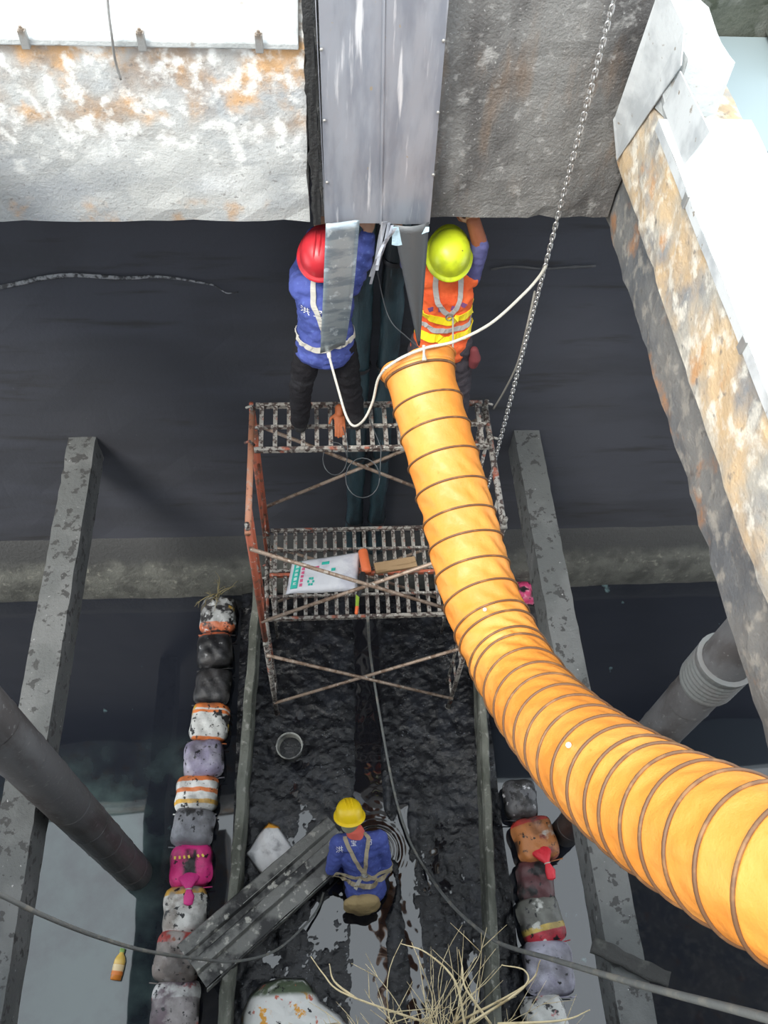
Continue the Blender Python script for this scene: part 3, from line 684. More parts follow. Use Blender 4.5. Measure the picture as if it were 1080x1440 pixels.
def helmet(root, c, up, fwd, m_, s=1., ridge=True, mark=None):
    # shell with brim, peak and crown ridges
    up = Vector(up).normalized(); f = Vector(fwd); f = (f-up*f.dot(up)).normalized(); r = f.cross(up); M3 = Matrix((r, f, up)).transposed().to_4x4(); M3.translation = Vector(c)
    prof = [(.142,-.005),(.138,.008),(.136,.03),(.129,.065),(.112,.100),(.085,.124),(.05,.138),(.015,.142)]
    mb = MB(); n = 36; vs = []; fs = []
    for rr, z in prof:
        for k in range(n):
            a = 2*PI*k/n; vs.append((rr*math.cos(a)*.92*s, rr*math.sin(a)*1.08*s, z*s))
    for i in range(len(prof)-1):
        for k in range(n): k2 = (k+1) % n; fs.append((i*n+k, i*n+k2, (i+1)*n+k2, (i+1)*n+k))
    fs.append(tuple((len(prof)-1)*n+k for k in range(n)))
    me = MB().add(vs, fs).mesh('helmet'); me.polygons.foreach_set('use_smooth', [True]*len(me.polygons)); me.transform(M3)
    h = put('helmet', me, m_, root)
    so = h.modifiers.new('t', 'SOLIDIFY'); so.thickness = .004
    vs = []; fs = []
    for ri_, (k1, z) in enumerate(((.138,.006),(.150,-.004),(.160,-.010),(.160,-.014),(.146,-.010))):
        for k in range(n):
            a = 2*PI*k/n; pk = max(0, math.sin(a))**3*.035*(1 if ri_ in (2,3) else .4 if ri_ == 1 else 0)
            vs.append((k1*math.cos(a)*.92*s, (k1*1.08*math.sin(a)+pk)*s, z*s))
    for i in range(4):
        for k in range(n): k2 = (k+1) % n; fs.append((i*n+k, (i+1)*n+k, (i+1)*n+k2, i*n+k2))
    me = fixm(MB().add(vs, fs).mesh('brim')); me.polygons.foreach_set('use_smooth', [True]*len(me.polygons)); me.transform(M3); put('brim', me, m_, root, h)
    if ridge:
        for x in (-.03, 0, .03):
            pts = [(x*s, 1.08*.130*s*math.cos(a)*1.0, (.012+.132*math.sin(a))*s) for a in [PI*(.22+.56*q/10) for q in range(11)]]
            me = MB().tube(pts, .007*s, 6).mesh('ridge'); me.transform(M3); put('ridge', me, m_, root, h)
    if mark:
        q = M3 @ Vector((mark[0]*s, mark[1]*s, mark[2]*s)); me = MB().ball((0,0,0), (.018*s,.014*s,.012*s), 10, 6).mesh('scuff'); me.transform(Matrix.Translation(q)); put('scuff', me, mat('scuff_dirt', (.12,.09,.02), .8), root, h)
    return h

def standing(label, root_loc, J, top_mat, arm_mat, trou_mat, helm_mat, helm_up, web, print_=None, vest=False, hm_mark=None, seed=0):
    root = thing('person', label, 'person', root_loc, group='workers')
    V = {k: Vector(v) for k, v in J.items() if not isinstance(v, float)}
    # body, one continuous surface
    b = MB()
    b.limb([V['pelvis'], V['waist'], V['chest'], V['neck0']], [(.15,.10),(.135,.095),(.155,.105),(.07,.06)], n=20)
    b.limb([V['neck0']-Vector((0,0,.02)), V['neck1']], [.055,.052], n=12); head(b, V['head'], J['look'], J['hup'])
    for s in 'lr':
        b.limb([V['hip'+s], V['knee'+s], V['ankle'+s]], [.08,.055,.038], n=12)
        b.limb([V['ankle'+s]-Vector((0,.02,.03)), V['ankle'+s]+Vector((0,.13,-.055))], [(.038,.035),(.04,.022)], n=10)
        b.limb([V['sh'+s], V['el'+s], V['wr'+s]], [.052,.040,.028], n=12); b.limb([V['chest']+Vector((0,0,.06)), V['sh'+s]], [(.08,.08),(.055,.055)], side=(0,1,0), n=12)
        d = V['wr'+s]-V['el'+s]; hand(b, V['wr'+s], d, (1 if s == 'l' else -1, .3, 0), .5)
    put('body', remesh(b, .0085, 2), M_skin, root)
    # trousers
    t = MB()
    t.limb([V['pelvis']+Vector((0,0,.05)), V['pelvis']-Vector((0,0,.04))], [(.172,.125),(.175,.13)], n=20)
    for s in 'lr': t.limb([V['hip'+s]+Vector((0,0,.02)), V['knee'+s].lerp(V['hip'+s], .5), V['knee'+s], V['ankle'+s]+Vector((0,0,.02))], [.105,.095,.080,.072], n=14)
    put('trousers', remesh(t, .012, 4, .009, seed+3), trou_mat, root)
    for s in 'lr':
        a = V['ankle'+s]; q = MB(); q.limb([a+Vector((0,0,.10)), a, a-Vector((0,.0,.035))], [.055,.052,.056], n=12); q.limb([a+Vector((0,-.035,-.045)), a+Vector((0,.05,-.045)), a+Vector((0,.15,-.055))], [(.046,.036),(.050,.036),(.046,.026)], n=12)
        put('boot', remesh(q, .01, 3), M_rubber, root)
    # shirt (torso with sleeves)
    sh = MB(); up_ = Vector((0,0,1))
    hem = V['pelvis']-Vector((0,0,.03 if not vest else .06))
    sh.limb([hem, V['pelvis']+Vector((0,0,.05)), V['waist'], V['chest'], V['neck0']-Vector((0,0,.03))], [(.200,.150),(.190,.142),(.172,.128),(.188,.135),(.10,.085)], n=24)
    for s in 'lr':
        sh.limb([V['chest']+Vector((0,0,.08)), V['sh'+s]], [(.10,.085),(.080,.078)], side=(0,1,0), n=14)
        if not vest: sh.limb([V['sh'+s], V['el'+s], V['wr'+s].lerp(V['el'+s], .12)], [.078,.062,.050], n=14)
    shm = remesh(sh, .011, 4, .011, seed); bvh = BVHTree.FromPolygons([v.co.copy() for v in shm.vertices], [tuple(p.vertices) for p in shm.polygons])
    so = put('vest' if vest else 'shirt', shm, top_mat, root)
    if vest:
        for s in 'lr':
            a = MB(); a.limb([V['sh'+s], V['el'+s], V['wr'+s].lerp(V['el'+s], J.get('roll', .12))], [.070,.058,.048], n=14); put('sleeve', remesh(a, .011, 4, .008, seed+5), arm_mat, root)
        for z, m_, wdt in ((V['waist'].z+.07, M_yellow_band, .055), (V['waist'].z-.01, M_grey_band, .035), (V['waist'].z-.075, M_yellow_band, .06)):
            c_ = V['waist'].lerp(V['pelvis'], .5); ring = [Vector((c_.x+.24*math.cos(a), c_.y+.2*math.sin(a), z)) for a in [2*PI*k/28 for k in range(29)]]
            strap('reflective_band', bvh, ring, wdt, m_, root, so, off=.002, n=3)
    # harness
    c_ = V['chest']; B = Vector((0,-.16,0)); kn = V['waist']+B+Vector((.02 if vest else .0, 0, .10 if vest else .02)); w_ = V['waist'].z-.09
    strap('harness_strap', bvh, [V['shl'].lerp(V['neck0'], .55)+Vector((0,.06,.08)), V['shl'].lerp(V['neck0'], .5)+Vector((0,-.06,.06)), c_+B+Vector((-.07,0,.03)), kn], .034, web, root)
    strap('harness_strap', bvh, [V['shr'].lerp(V['neck0'], .55)+Vector((0,.06,.08)), V['shr'].lerp(V['neck0'], .5)+Vector((0,-.06,.06)), c_+B+Vector((.09,0,.03)), kn], .034, web, root)
    if not vest:
        ring = [Vector((V['waist'].x+.24*math.cos(a), V['waist'].y+.2*math.sin(a), w_-.03*max(0,-math.sin(a)))) for a in [2*PI*k/28 for k in range(29)]]
        strap('harness_belt', bvh, ring, .04, web, root, n=3)
        strap('harness_strap', bvh, [kn, kn+Vector((.0,0,-.06)), Vector((kn.x, kn.y, w_-.03))], .034, web, root)
    h = bvh.find_nearest(kn); me = MB().tube([(.022*math.cos(2*PI*k/14), 0, .028*math.sin(2*PI*k/14)) for k in range(15)], .005, 6, caps=False, side=(0,1,0)).mesh('ring'); me.transform(Matrix.Translation(h[0]+h[1]*.012)); put('harness_ring', me, M_metalring, root)
    helmet(root, V['head']+Vector(helm_up).normalized()*.035, helm_up, J['look'], helm_mat, mark=hm_mark, ridge=not vest)
    return root, bvh, so, V
JL = dict(pelvis=(-.345,.82,4.66), waist=(-.345,.82,4.88), chest=(-.345,.845,5.06), neck0=(-.345,.86,5.21), neck1=(-.35,.855,5.28), head=(-.36,.85,5.36), look=(.1,.9,.25), hup=(0,-.2,1),
          hipl=(-.45,.83,4.62), hipr=(-.24,.83,4.62), kneel=(-.52,.84,4.22), kneer=(-.17,.86,4.22), anklel=(-.54,.86,3.82), ankler=(-.125,.88,3.82),
          shl=(-.49,.86,5.12), shr=(-.19,.85,5.15), ell=(-.50,1.10,5.04), wrl=(-.38,1.30,5.22), elr=(-.115,.81,5.39), wrr=(-.09,.84,5.55))
M_hred = mat('red_helmet', (.48,.025,.035), .35, layers=[dict(c=(.36,.02,.03), n=8, lo=.5, hi=.65)])
wl, bl, sl_, VL = standing('worker in blue shirt and red helmet standing on the upper platform, reaching up', (-.34,.85,ZP), JL, M_blue, M_blue, M_blackcloth, M_hred, (-.05,-.38,.93), M_web, seed=1)
glyphs('洪 宝', .062, (-.50,.6,5.02), (1,0,0), (0,0,1), bl, (0,1,0), M_white_print, wl, None)
M_armglove = mat('brown_gauntlet', (.26,.085,.04), .75, bump=.3)
JR = dict(pelvis=(.435,.86,4.66), waist=(.43,.87,4.88), chest=(.425,.89,5.06), neck0=(.42,.90,5.21), neck1=(.415,.88,5.28), head=(.41,.86,5.355), look=(.1,.9,.25), hup=(0,-.2,1),
          hipl=(.335,.86,4.62), hipr=(.55,.86,4.62), kneel=(.28,.88,4.22), kneer=(.62,.85,4.20), anklel=(.30,.88,3.82), ankler=(.66,.90,3.82),
          shl=(.27,.92,5.15), shr=(.57,.91,5.17), ell=(.20,1.12,5.10), wrl=(.12,1.30,5.30), elr=(.60,.90,5.42), wrr=(.545,.90,5.56), roll=.75)
M_hgreen = mat('lime_helmet', (.52,.60,.02), .35, layers=[dict(c=(.40,.46,.02), n=9, lo=.48, hi=.64)])
wr_, br_, so_, VR = standing('worker in orange vest and lime helmet standing on the upper platform', (.44,.88,ZP), JR, M_vest, M_dim_blue, M_greycloth, M_hgreen, (-.0,-.40,.92), M_grey_band, vest=True, hm_mark=(.055,-.03,.118), seed=4)
for k, (x, z) in enumerate([(.33,5.02),(.39,5.03),(.47,5.04),(.53,5.05)]):     # faded purple lettering strokes across the vest
    h = br_.ray_cast(Vector((x,.4,z)), Vector((0,1,0)))
    if h[0]:
        me = MB().box(-.018,-.002,-.016,.018,.002,.016).mesh('faded_print'); me.transform(Matrix.Rotation(.3*k-.4, 4, 'Y')); me.transform(Matrix.Translation(h[0]+h[1]*.004)); put('faded_print', me, mat('faded_purple', (.22,.08,.22), .8), wr_, so_)
g = MB(); g.limb([VR['elr'].lerp(VR['wrr'],.15), VR['wrr']+Vector((-.01,0,.03))], [.050,.043], n=12); hand(g, VR['wrr']+Vector((-.01,0,.01)), (-.2,.9,.05), (-1,.2,0), .3, 1.1); put('gauntlet', remesh(g, .007, 2), M_armglove, wr_)
g = MB(); g.limb([(.66,.80,4.62),(.675,.79,4.55),(.67,.79,4.49)], [.03,.045,.035], n=10); put('tool_pouch', remesh(g, .01, 2), mat('maroon_cloth', (.14,.025,.03), .8), wr_)

# the worker in the channel: bent forward, thigh-deep in the dug hole
root = thing('person', 'worker in blue jacket and yellow helmet thigh-deep in the channel sludge', 'person', (-.08,-1.75,-.52), group='workers')
V = {k: Vector(v) for k, v in dict(pelvis=(-.06,-1.80,.30), waist=(-.085,-1.70,.48), chest=(-.115,-1.56,.68), neck0=(-.15,-1.44,.82), neck1=(-.175,-1.385,.87), head=(-.205,-1.33,.93), hipl=(-.15,-1.79,.24), hipr=(.05,-1.78,.24), kneel=(-.19,-1.58,-.10), kneer=(.07,-1.58,-.10), anklel=(-.17,-1.80,-.42), ankler=(.05,-1.80,-.42), shl=(-.30,-1.50,.76), shr=(.06,-1.48,.76), ell=(-.365,-1.67,.54), elr=(.115,-1.66,.52), wrl=(-.30,-1.64,.30), wrr=(.10,-1.70,.27)).items()}
b = MB()
b.limb([V['pelvis'], V['waist'], V['chest'], V['neck0']], [(.15,.10),(.135,.095),(.155,.105),(.07,.06)], n=20)
b.limb([V['neck0'], V['neck1']], [.055,.052], n=12); head(b, V['head'], (-.15,1,-.75), (0,.7,1))
for s in 'lr':
    b.limb([V['hip'+s], V['knee'+s], V['ankle'+s]], [.08,.055,.038], n=12); b.limb([V['ankle'+s]-Vector((0,.02,.03)), V['ankle'+s]+Vector((0,.13,-.055))], [(.038,.035),(.04,.022)], n=10)
    b.limb([V['sh'+s], V['el'+s], V['wr'+s]], [.052,.040,.028], n=12); b.limb([V['chest']+Vector((0,.03,.05)), V['sh'+s]], [(.08,.08),(.055,.055)], side=(0,1,0), n=12)
put('body', remesh(b, .0085, 2), M_skin, root)
for s in 'lr':
    g = MB(); hand(g, V['wr'+s], V['wr'+s]-V['el'+s]+Vector((0,.1,0)), (1 if s == 'l' else -1, .3, 0), .6, 1.12); put('glove', remesh(g, .006, 2), mat('dark_glove', (.03,.02,.022), .7) if s == 'l' else mat('red_brown_glove', (.25,.06,.05), .7), root)
t = MB(); t.limb([V['pelvis']+Vector((0,.02,.06)), V['pelvis']-Vector((0,0,.05))], [(.17,.13),(.175,.14)], n=20)
for s in 'lr': t.limb([V['hip'+s], V['knee'+s], V['ankle'+s]], [.115,.09,.08], n=14)
put('trousers', remesh(t, .012, 4, .008, 5), M_blackcloth, root)
for s in 'lr':
    a = V['ankle'+s]; q = MB(); q.limb([a+Vector((0,0,.10)), a], [.06,.056], n=12); q.limb([a+Vector((0,-.035,-.045)), a+Vector((0,.15,-.055))], [(.05,.036),(.046,.026)], n=12); put('boot', remesh(q, .01, 3), M_rubber, root)
sh = MB(); sh.limb([V['pelvis']+Vector((0,-.02,.0)), V['pelvis'].lerp(V['waist'], .5), V['waist'], V['chest'], V['neck0']-Vector((0,.02,.04))], [(.195,.15),(.182,.142),(.172,.13),(.19,.135),(.10,.085)], n=24)
for s in 'lr':
    sh.limb([V['chest']+Vector((0,.04,.06)), V['sh'+s]], [(.10,.085),(.082,.08)], side=(0,1,0), n=14); sh.limb([V['sh'+s], V['el'+s], V['wr'+s].lerp(V['el'+s], .12)], [.080,.068,.052], n=14)
shm = remesh(sh, .011, 4, .011, 9); bvh = BVHTree.FromPolygons([v.co.copy() for v in shm.vertices], [tuple(p.vertices) for p in shm.polygons])
so = put('jacket', shm, M_blue, root)
q = MB(); q.limb([V['neck0']+Vector((0,.0,-.01)), V['neck0']+Vector((-.012,.02,.035))], [(.085,.08),(.078,.07)], n=16); put('collar', remesh(q, .009, 3), mat('coral_collar', (.75,.14,.10), .8), root)
back = Vector((0,-.75,.65)); kn = V['waist']+back*.17+Vector((.005,.05,.06))
strap('harness_strap', bvh, [Vector((-.25,-1.44,.88)), Vector((-.24,-1.52,.86)), V['chest']+back*.15+Vector((-.05,0,.0)), kn], .036, M_web2, root)
strap('harness_strap', bvh, [Vector((-.03,-1.42,.88)), Vector((-.04,-1.52,.87)), V['chest']+back*.15+Vector((.05,0,.0)), kn], .036, M_web2, root)
axis = (V['chest']-V['waist']).normalized(); e2 = axis.cross(Vector((1,0,0))).normalized()
for dz, wd_, m_ in ((.055,.035,M_web2), (-.02,.05,M_web2)):
    c_ = V['waist']+axis*dz; strap('harness_belt', bvh, [c_+Vector((1,0,0))*.26*math.cos(a)+e2*.2*math.sin(a) for a in [2*PI*k/28 for k in range(29)]], wd_, m_, root, n=3)
strap('harness_strap', bvh, [kn, kn+Vector((-.06,-.05,-.07)), kn+Vector((-.10,-.09,-.14))], .034, M_web, root)
strap('harness_strap', bvh, [kn, kn+Vector((.07,-.03,-.05)), kn+Vector((.13,-.03,-.09))], .034, M_web2, root)
h = bvh.find_nearest(kn); me = MB().tube([(.028*math.cos(2*PI*k/14), 0, .032*math.sin(2*PI*k/14)) for k in range(15)], .006, 6, caps=False, side=(0,1,0)).mesh('ring'); me.transform(Matrix.Rotation(.9, 4, 'X')); me.transform(Matrix.Translation(h[0]+h[1]*.012)); put('harness_ring', me, M_metalring, root)
cast = Vector((0,.6,-.8))
glyphs('洪', .07, (-.335,-1.60,.80), (1,0.15,0), (0,.8,.6), bvh, cast, M_white_print, root, so)
glyphs('宝', .055, (-.20,-1.55,.84), (1,0,0), (0,.8,.6), bvh, cast, M_white_print, root, so)
glyphs('防', .055, (-.06,-1.55,.84), (1,0,0), (0,.8,.6), bvh, cast, M_white_print, root, so)
helmet(root, V['head']+Vector((0,.02,.03)), (-.05,.66,.75), (-.15,.75,-.65), mat('yellow_helmet', (.85,.58,.01), .35), s=.97)
q = MB(); q.limb([V['head']+Vector((0,-.03,-.005)), V['head']+Vector((0,-.05,-.04))], [(.088,.085),(.078,.075)], n=16); put('head_scarf', remesh(q, .009, 2), mat('khaki_band', (.36,.36,.26), .8), root)
q = MB(); q.limb([Vector((-.11,-1.935,.42)), Vector((-.10,-1.965,.33)), Vector((-.09,-1.975,.25))], [(.165,.06),(.17,.07),(.13,.06)], n=20)
pm = remesh(q, .011, 3, .008, 3); po = put('waist_pouch', pm, mat('khaki_pouch', (.34,.25,.12), .85, layers=[dict(c=(.24,.17,.08), n=5, lo=.45, hi=.6)], bump=.4), root)

# ------------------------------------------------------------------ sandbags of the cofferdams
TAR = (.012,.012,.014)
def tar(lo=.5, hi=.58, n=7, seed=1): return dict(c=TAR, n=n, lo=lo, hi=hi, d=9, seed=seed)
def bag_mesh(w, l, h, seed, sag=1.):
    vs = []; fs = []; N = 16
    for side in (1, -1):
        for j in range(N+1):
            for i in range(N+1):
                u = -1+2*i/N; v = -1+2*j/N
                e = max(0., (1-abs(u)**3.5))*max(0., (1-abs(v)**3.5))
                k = 1+.05*nz(u*1.3+seed, v*1.3, side)
                pinch = 1-.07*(1-abs(v))*abs(u)
                x = w/2*u*k*pinch*math.sqrt(1-.30*v**4); y = l/2*v*k*math.sqrt(1-.30*u**4)
                z = (h*(.5+side*.5*e**.45)) + (.018*fbm(u*2.2+seed*3, v*2.2, side*2) + .007*math.sin(9*u+7*v+seed))*e**.5*side*sag
                vs.append((x, y, max(z, .002) if side < 0 else z))
    W_ = N+1; o = W_*W_
    for j in range(N):
        for i in range(N):
            a = j*W_+i; fs.append((a, a+1, a+1+W_, a+W_)); fs.append((o+a, o+a+W_, o+a+1+W_, o+a+1))
    for i in range(N):
        for a, b in ((i, i+1), (N*W_+i+1, N*W_+i)): fs.append((b, a, o+a, o+b))
        for a, b in (((i+1)*W_, i*W_), (i*W_+N, (i+1)*W_+N)): fs.append((b, a, o+a, o+b))
    return fs, vs
def sandbag(x, y, z, w, l, h, rz, base, layers, label, group, seed, neck=None, rough=.45, seam=True):
    t = thing('sandbag', label, 'sandbag', (x, y, z), rz, group)
    m_ = mat('bag_cloth_%d' % seed, base, rough, layers=list(layers)+[dict(c=(.07,.065,.065), n=4, lo=.42, hi=.72, d=10, seed=seed+30, amt=.7), dict(c=TAR, n=16, lo=.60, hi=.66, d=10, seed=seed+50)], bump=.5, bscale=14, spec=.5)
    fs, vs = bag_mesh(w, l, h, seed); o = fixn(MB().add(vs, fs).build('sack', m_, t, smooth=True))
    if seam:
        MB().tube([(w*(-.5+i/10)*.96, -l/2*1.0-.004+.006*nz(i, seed), h*.5+.006*nz(i+9, seed)) for i in range(11)], [.012+.004*nz(i*2, seed) for i in range(11)], 6, flat=.5).build('hem', m_, t, smooth=True)
    if neck:
        nm = mat('neck_cloth_%d' % seed, neck, .5, bump=.4)
        nb = MB(); nb.limb([(0,-l*.30,h*.85),(.0,-l*.46,h*1.02),(.005,-l*.58,h*1.06)], [(.11,.05),(.06,.035),(.022,.02)], n=14); nb.limb([(.005,-l*.58,h*1.06),(.010,-l*.74,h*1.08),(.002,-l*.88,h*1.04)], [(.022,.02),(.05,.026),(.042,.02)], n=14)
        nb.build('tied_neck', nm, t, smooth=True)
        MB().tube([(.026*math.cos(a)+.005, -l*.58, h*1.06+.023*math.sin(a)) for a in [2*PI*k/12 for k in range(13)]], .006, 6, caps=False, side=(0,1,0)).build('tie_string', M_web, t, smooth=True)
    return t
ORG = (.72,.20,.05); WHT = (.62,.62,.60)
def band(c, a, b, ax='Y', wob=.03): return dict(c=c, box=[(ax, a, a+.01, b-.01, b)], wob=wob, wn=9)
GL = 'sandbags of the left cofferdam'; GR = 'sandbags of the right cofferdam'
left = [ # x, y, w, l, base, layers, label, neck
 (-1.57,1.12,.42,.46,(.42,.43,.43),[band((.55,.15,.06),-.25,-.12), tar(.47,.55,8,3), dict(c=(.45,.28,.05), n=6, lo=.62, hi=.68, seed=5), dict(c=(.75,.78,.8), n=14, lo=.62, hi=.68, seed=8)],'black-smeared white and orange sandbag at the ledge end of the left row',None),
 (-1.59,.69,.40,.42,(.05,.05,.055),[tar(.36,.50,9,4), dict(c=(.3,.3,.31), n=16, lo=.64, hi=.7, seed=5), band((.5,.12,.05),.15,.3)],'tar-black sandbag, second from the ledge in the left row',None),
 (-1.59,.29,.40,.42,(.045,.045,.05),[tar(.36,.50,9,6), dict(c=(.35,.35,.36), n=9, lo=.66, hi=.7, seed=7)],'tar-black sandbag with grey flecks, third from the ledge in the left row',None),  # scattered grey flecks over the tar
 (-1.60,-.11,.42,.42,WHT,[band(ORG,.06,.24), band(WHT,.09,.12), band(ORG,-.24,-.17), tar(.53,.58,7,5), dict(c=(.55,.36,.04), n=5, lo=.62, hi=.67, seed=9)],'white sandbag with orange stripes and black smears above the lavender bag',None),
 (-1.64,-.49,.42,.40,(.40,.38,.47),[dict(c=(.28,.25,.36), n=4, lo=.45, hi=.6), tar(.60,.68,12,6)],'lavender grey sandbag between two orange striped ones',None),
 (-1.69,-.83,.44,.38,(.72,.72,.70),[band(ORG,.10,.22), band(ORG,-.01,.04), band((.75,.42,.05),-.12,-.07), tar(.60,.63,4,7)],'clean white sandbag with bold orange stripes in the left row',None),
 (-1.70,-1.16,.42,.38,(.30,.30,.33),[dict(c=(.20,.20,.22), n=4, lo=.45, hi=.6), tar(.60,.66,5,8)],'grey smeared sandbag just above the magenta bag',None),
 (-1.70,-1.50,.42,.40,(.72,.04,.24),[dict(c=(.58,.02,.17), n=3, lo=.45, hi=.65), dict(c=TAR, n=4, lo=.35, hi=.5, seed=4, box=[('X',-.07,-.03,.04,.08),('Y',-.18,-.14,.10,.14)], wob=.08)],'magenta sandbag with a tied neck',(.70,.04,.26)),
 (-1.73,-1.89,.42,.44,(.62,.61,.58),[band((.7,.42,.08),.12,.24,'Y'), dict(c=(.30,.27,.24), n=4, lo=.50, hi=.62, seed=3), tar(.59,.64,8,9)],'dirty white sandbag below the magenta bag',None),
 (-1.76,-2.27,.44,.44,(.26,.22,.20),[band((.42,.06,.05),.09,.26), dict(c=(.38,.34,.32), n=5, lo=.5, hi=.62, seed=3), dict(c=(.30,.12,.08), n=7, lo=.58, hi=.66, seed=6), tar(.62,.68,9,10)],'brown grey sandbag with a red top edge beside the steel section',None),
 (-1.76,-2.66,.44,.44,(.36,.33,.33),[band((.62,.61,.60),.06,.18), dict(c=(.40,.09,.09), n=4, lo=.58, hi=.62, seed=6), dict(c=(.16,.12,.14), n=4, lo=.5, hi=.62, seed=3), tar(.62,.68,9,11)],'brown and purple sandbag lowest in the left row',None),
 (-1.78,-3.06,.44,.44,(.30,.24,.33),[tar(.55,.62,7,12)],'purple smeared sandbag at the near end of the left row',None)]
for i, (x, y, w, l, base, ly, lab, nk) in enumerate(left):
    sandbag(x, y, -.015, w, l, .27+.03*math.sin(i*2.3), .10*math.sin(i*1.9)-.03, base, ly, lab, GL, i, nk)
t_ = [o for o in bpy.data.objects if o.get('label') == 'magenta sandbag with a tied neck'][0]
for k in range(7):   # row of small yellow print marks
    if k == 4: continue
    MB().box(-.009,-.002,-.014,.009,.002,.014).build('print_mark', mat('yellow_print', (.85,.62,.10), .6), t_, loc=(-.13+.043*k, .05, .283)).rotation_euler = (PI/2,0,.1*k)
right = [
 (1.86,1.28,.34,.30,(.55,.05,.16),[dict(c=(.7,.25,.35), n=9, lo=.55, hi=.65), tar(.55,.62,6,3)],'crumpled magenta sandbag at the ledge end of the right row',None),
 (1.85,.92,.40,.42,(.05,.045,.045),[tar(.36,.5,8,3), dict(c=(.25,.22,.2), n=14, lo=.62, hi=.7, seed=5)],'black smeared sandbag behind the duct, second in the right row',None),
 (1.82,.52,.40,.42,(.20,.20,.22),[tar(.46,.54,6,5), dict(c=(.55,.55,.56), n=4, lo=.58, hi=.66, seed=8)],'black and white sandbag beside the duct, third in the right row',None),
 (1.78,.12,.40,.42,(.40,.40,.40),[tar(.48,.56,7,6), dict(c=(.7,.7,.7), n=6, lo=.60, hi=.66, seed=9)],'grey white sandbag beside the duct, fourth in the right row',None),
 (1.53,-1.03,.36,.40,(.10,.10,.11),[tar(.46,.53,8,7), dict(c=(.62,.62,.65), n=12, lo=.60, hi=.66, seed=6)],'black sandbag with white flecks just above the orange red one',None),
 (1.62,-1.42,.44,.44,(.50,.19,.06),[band((.55,.05,.04),.14,.26), dict(c=(.6,.56,.5), n=4, lo=.56, hi=.64, seed=4), dict(c=(.3,.07,.05), n=6, lo=.58, hi=.66, seed=7), tar(.64,.7,8,4)],'orange red sandbag with a bright red tied neck',(.72,.03,.05)),
 (1.57,-1.80,.38,.40,(.11,.04,.045),[tar(.5,.62,6,8)],'dark maroon sandbag below the orange red one',None),
 (1.57,-2.13,.44,.44,(.17,.17,.15),[band((.48,.03,.05),-.25,-.10), band((.62,.44,.10),-.11,-.05), dict(c=(.62,.62,.58), n=5, lo=.57, hi=.64, seed=3), tar(.58,.66,8,9)],'black red and yellow sandbag in the right row',None),
 (1.57,-2.53,.48,.46,(.44,.43,.52),[dict(c=(.13,.13,.06), n=2.5, lo=.5, hi=.56, seed=6, box=[('X',-.25,-.2,.02,.06)]), dict(c=(.34,.32,.42), n=4, lo=.45, hi=.6)],'lavender sandbag with an olive patch under the cable',None),
 (1.48,-2.95,.42,.42,(.58,.58,.56),[tar(.57,.63,8,9), dict(c=(.5,.2,.2), n=12, lo=.64, hi=.7, seed=3)],'flecked white sandbag at the near end of the right row',None)]
for i, (x, y, w, l, base, ly, lab, nk) in enumerate(right):
    sandbag(x, y, -.015, w, l, .26+.03*math.sin(i*1.7), .12*math.sin(i*2.9)+.06, base, ly, lab, GR, 40+i, nk)

# tangle of dead weed on the first left bag
def twigs(root, origin, n, spread, length, rad, m_, up=(0,0,1), seed=0, name='twig', sub=2):
    rn = random.Random(seed); u_ = Vector(up).normalized()
    for k in range(n):
        d = (u_*rn.uniform(.3,1)+Vector((rn.gauss(0,1), rn.gauss(0,1), rn.gauss(0,.5)))*spread).normalized()
        p = Vector(origin)+Vector((rn.gauss(0,.03), rn.gauss(0,.03), 0)); pts = [p]; L_ = length*rn.uniform(.5,1.1)
        for q in range(6): d = (d+Vector((rn.gauss(0,1), rn.gauss(0,1), rn.gauss(0,1)-.25))*.20).normalized(); p = p+d*L_/6; pts.append(p)
        sp = spline(pts, 3); K = len(sp); r0 = rad*rn.uniform(.6,1.2)
        mb = MB(); mb.tube(sp, [r0*(1-.75*i/(K-1)) for i in range(K)], 5)
        for s_ in range(sub):
            b = sp[rn.randrange(K//3, K-2)]; d2 = (d+Vector((rn.gauss(0,1), rn.gauss(0,1), rn.gauss(0,1)))*.7).normalized(); L2 = L_*rn.uniform(.15,.4)
            mb.tube([b, b+d2*L2*.5+Vector((0,0,.01)), b+d2*L2], [r0*.5, r0*.4, r0*.2], 4)
        mb.build(name, m_, root, smooth=True)
M_weed = mat('dry_weed', (.24,.20,.10), .85)
w_ = thing('weed_tuft', 'dry tangled weed tuft on the bag by the ledge', 'weed', (-1.57,1.33,.25)); twigs(w_, (0,0,0), 16, 1.2, .28, .006, M_weed, seed=3)
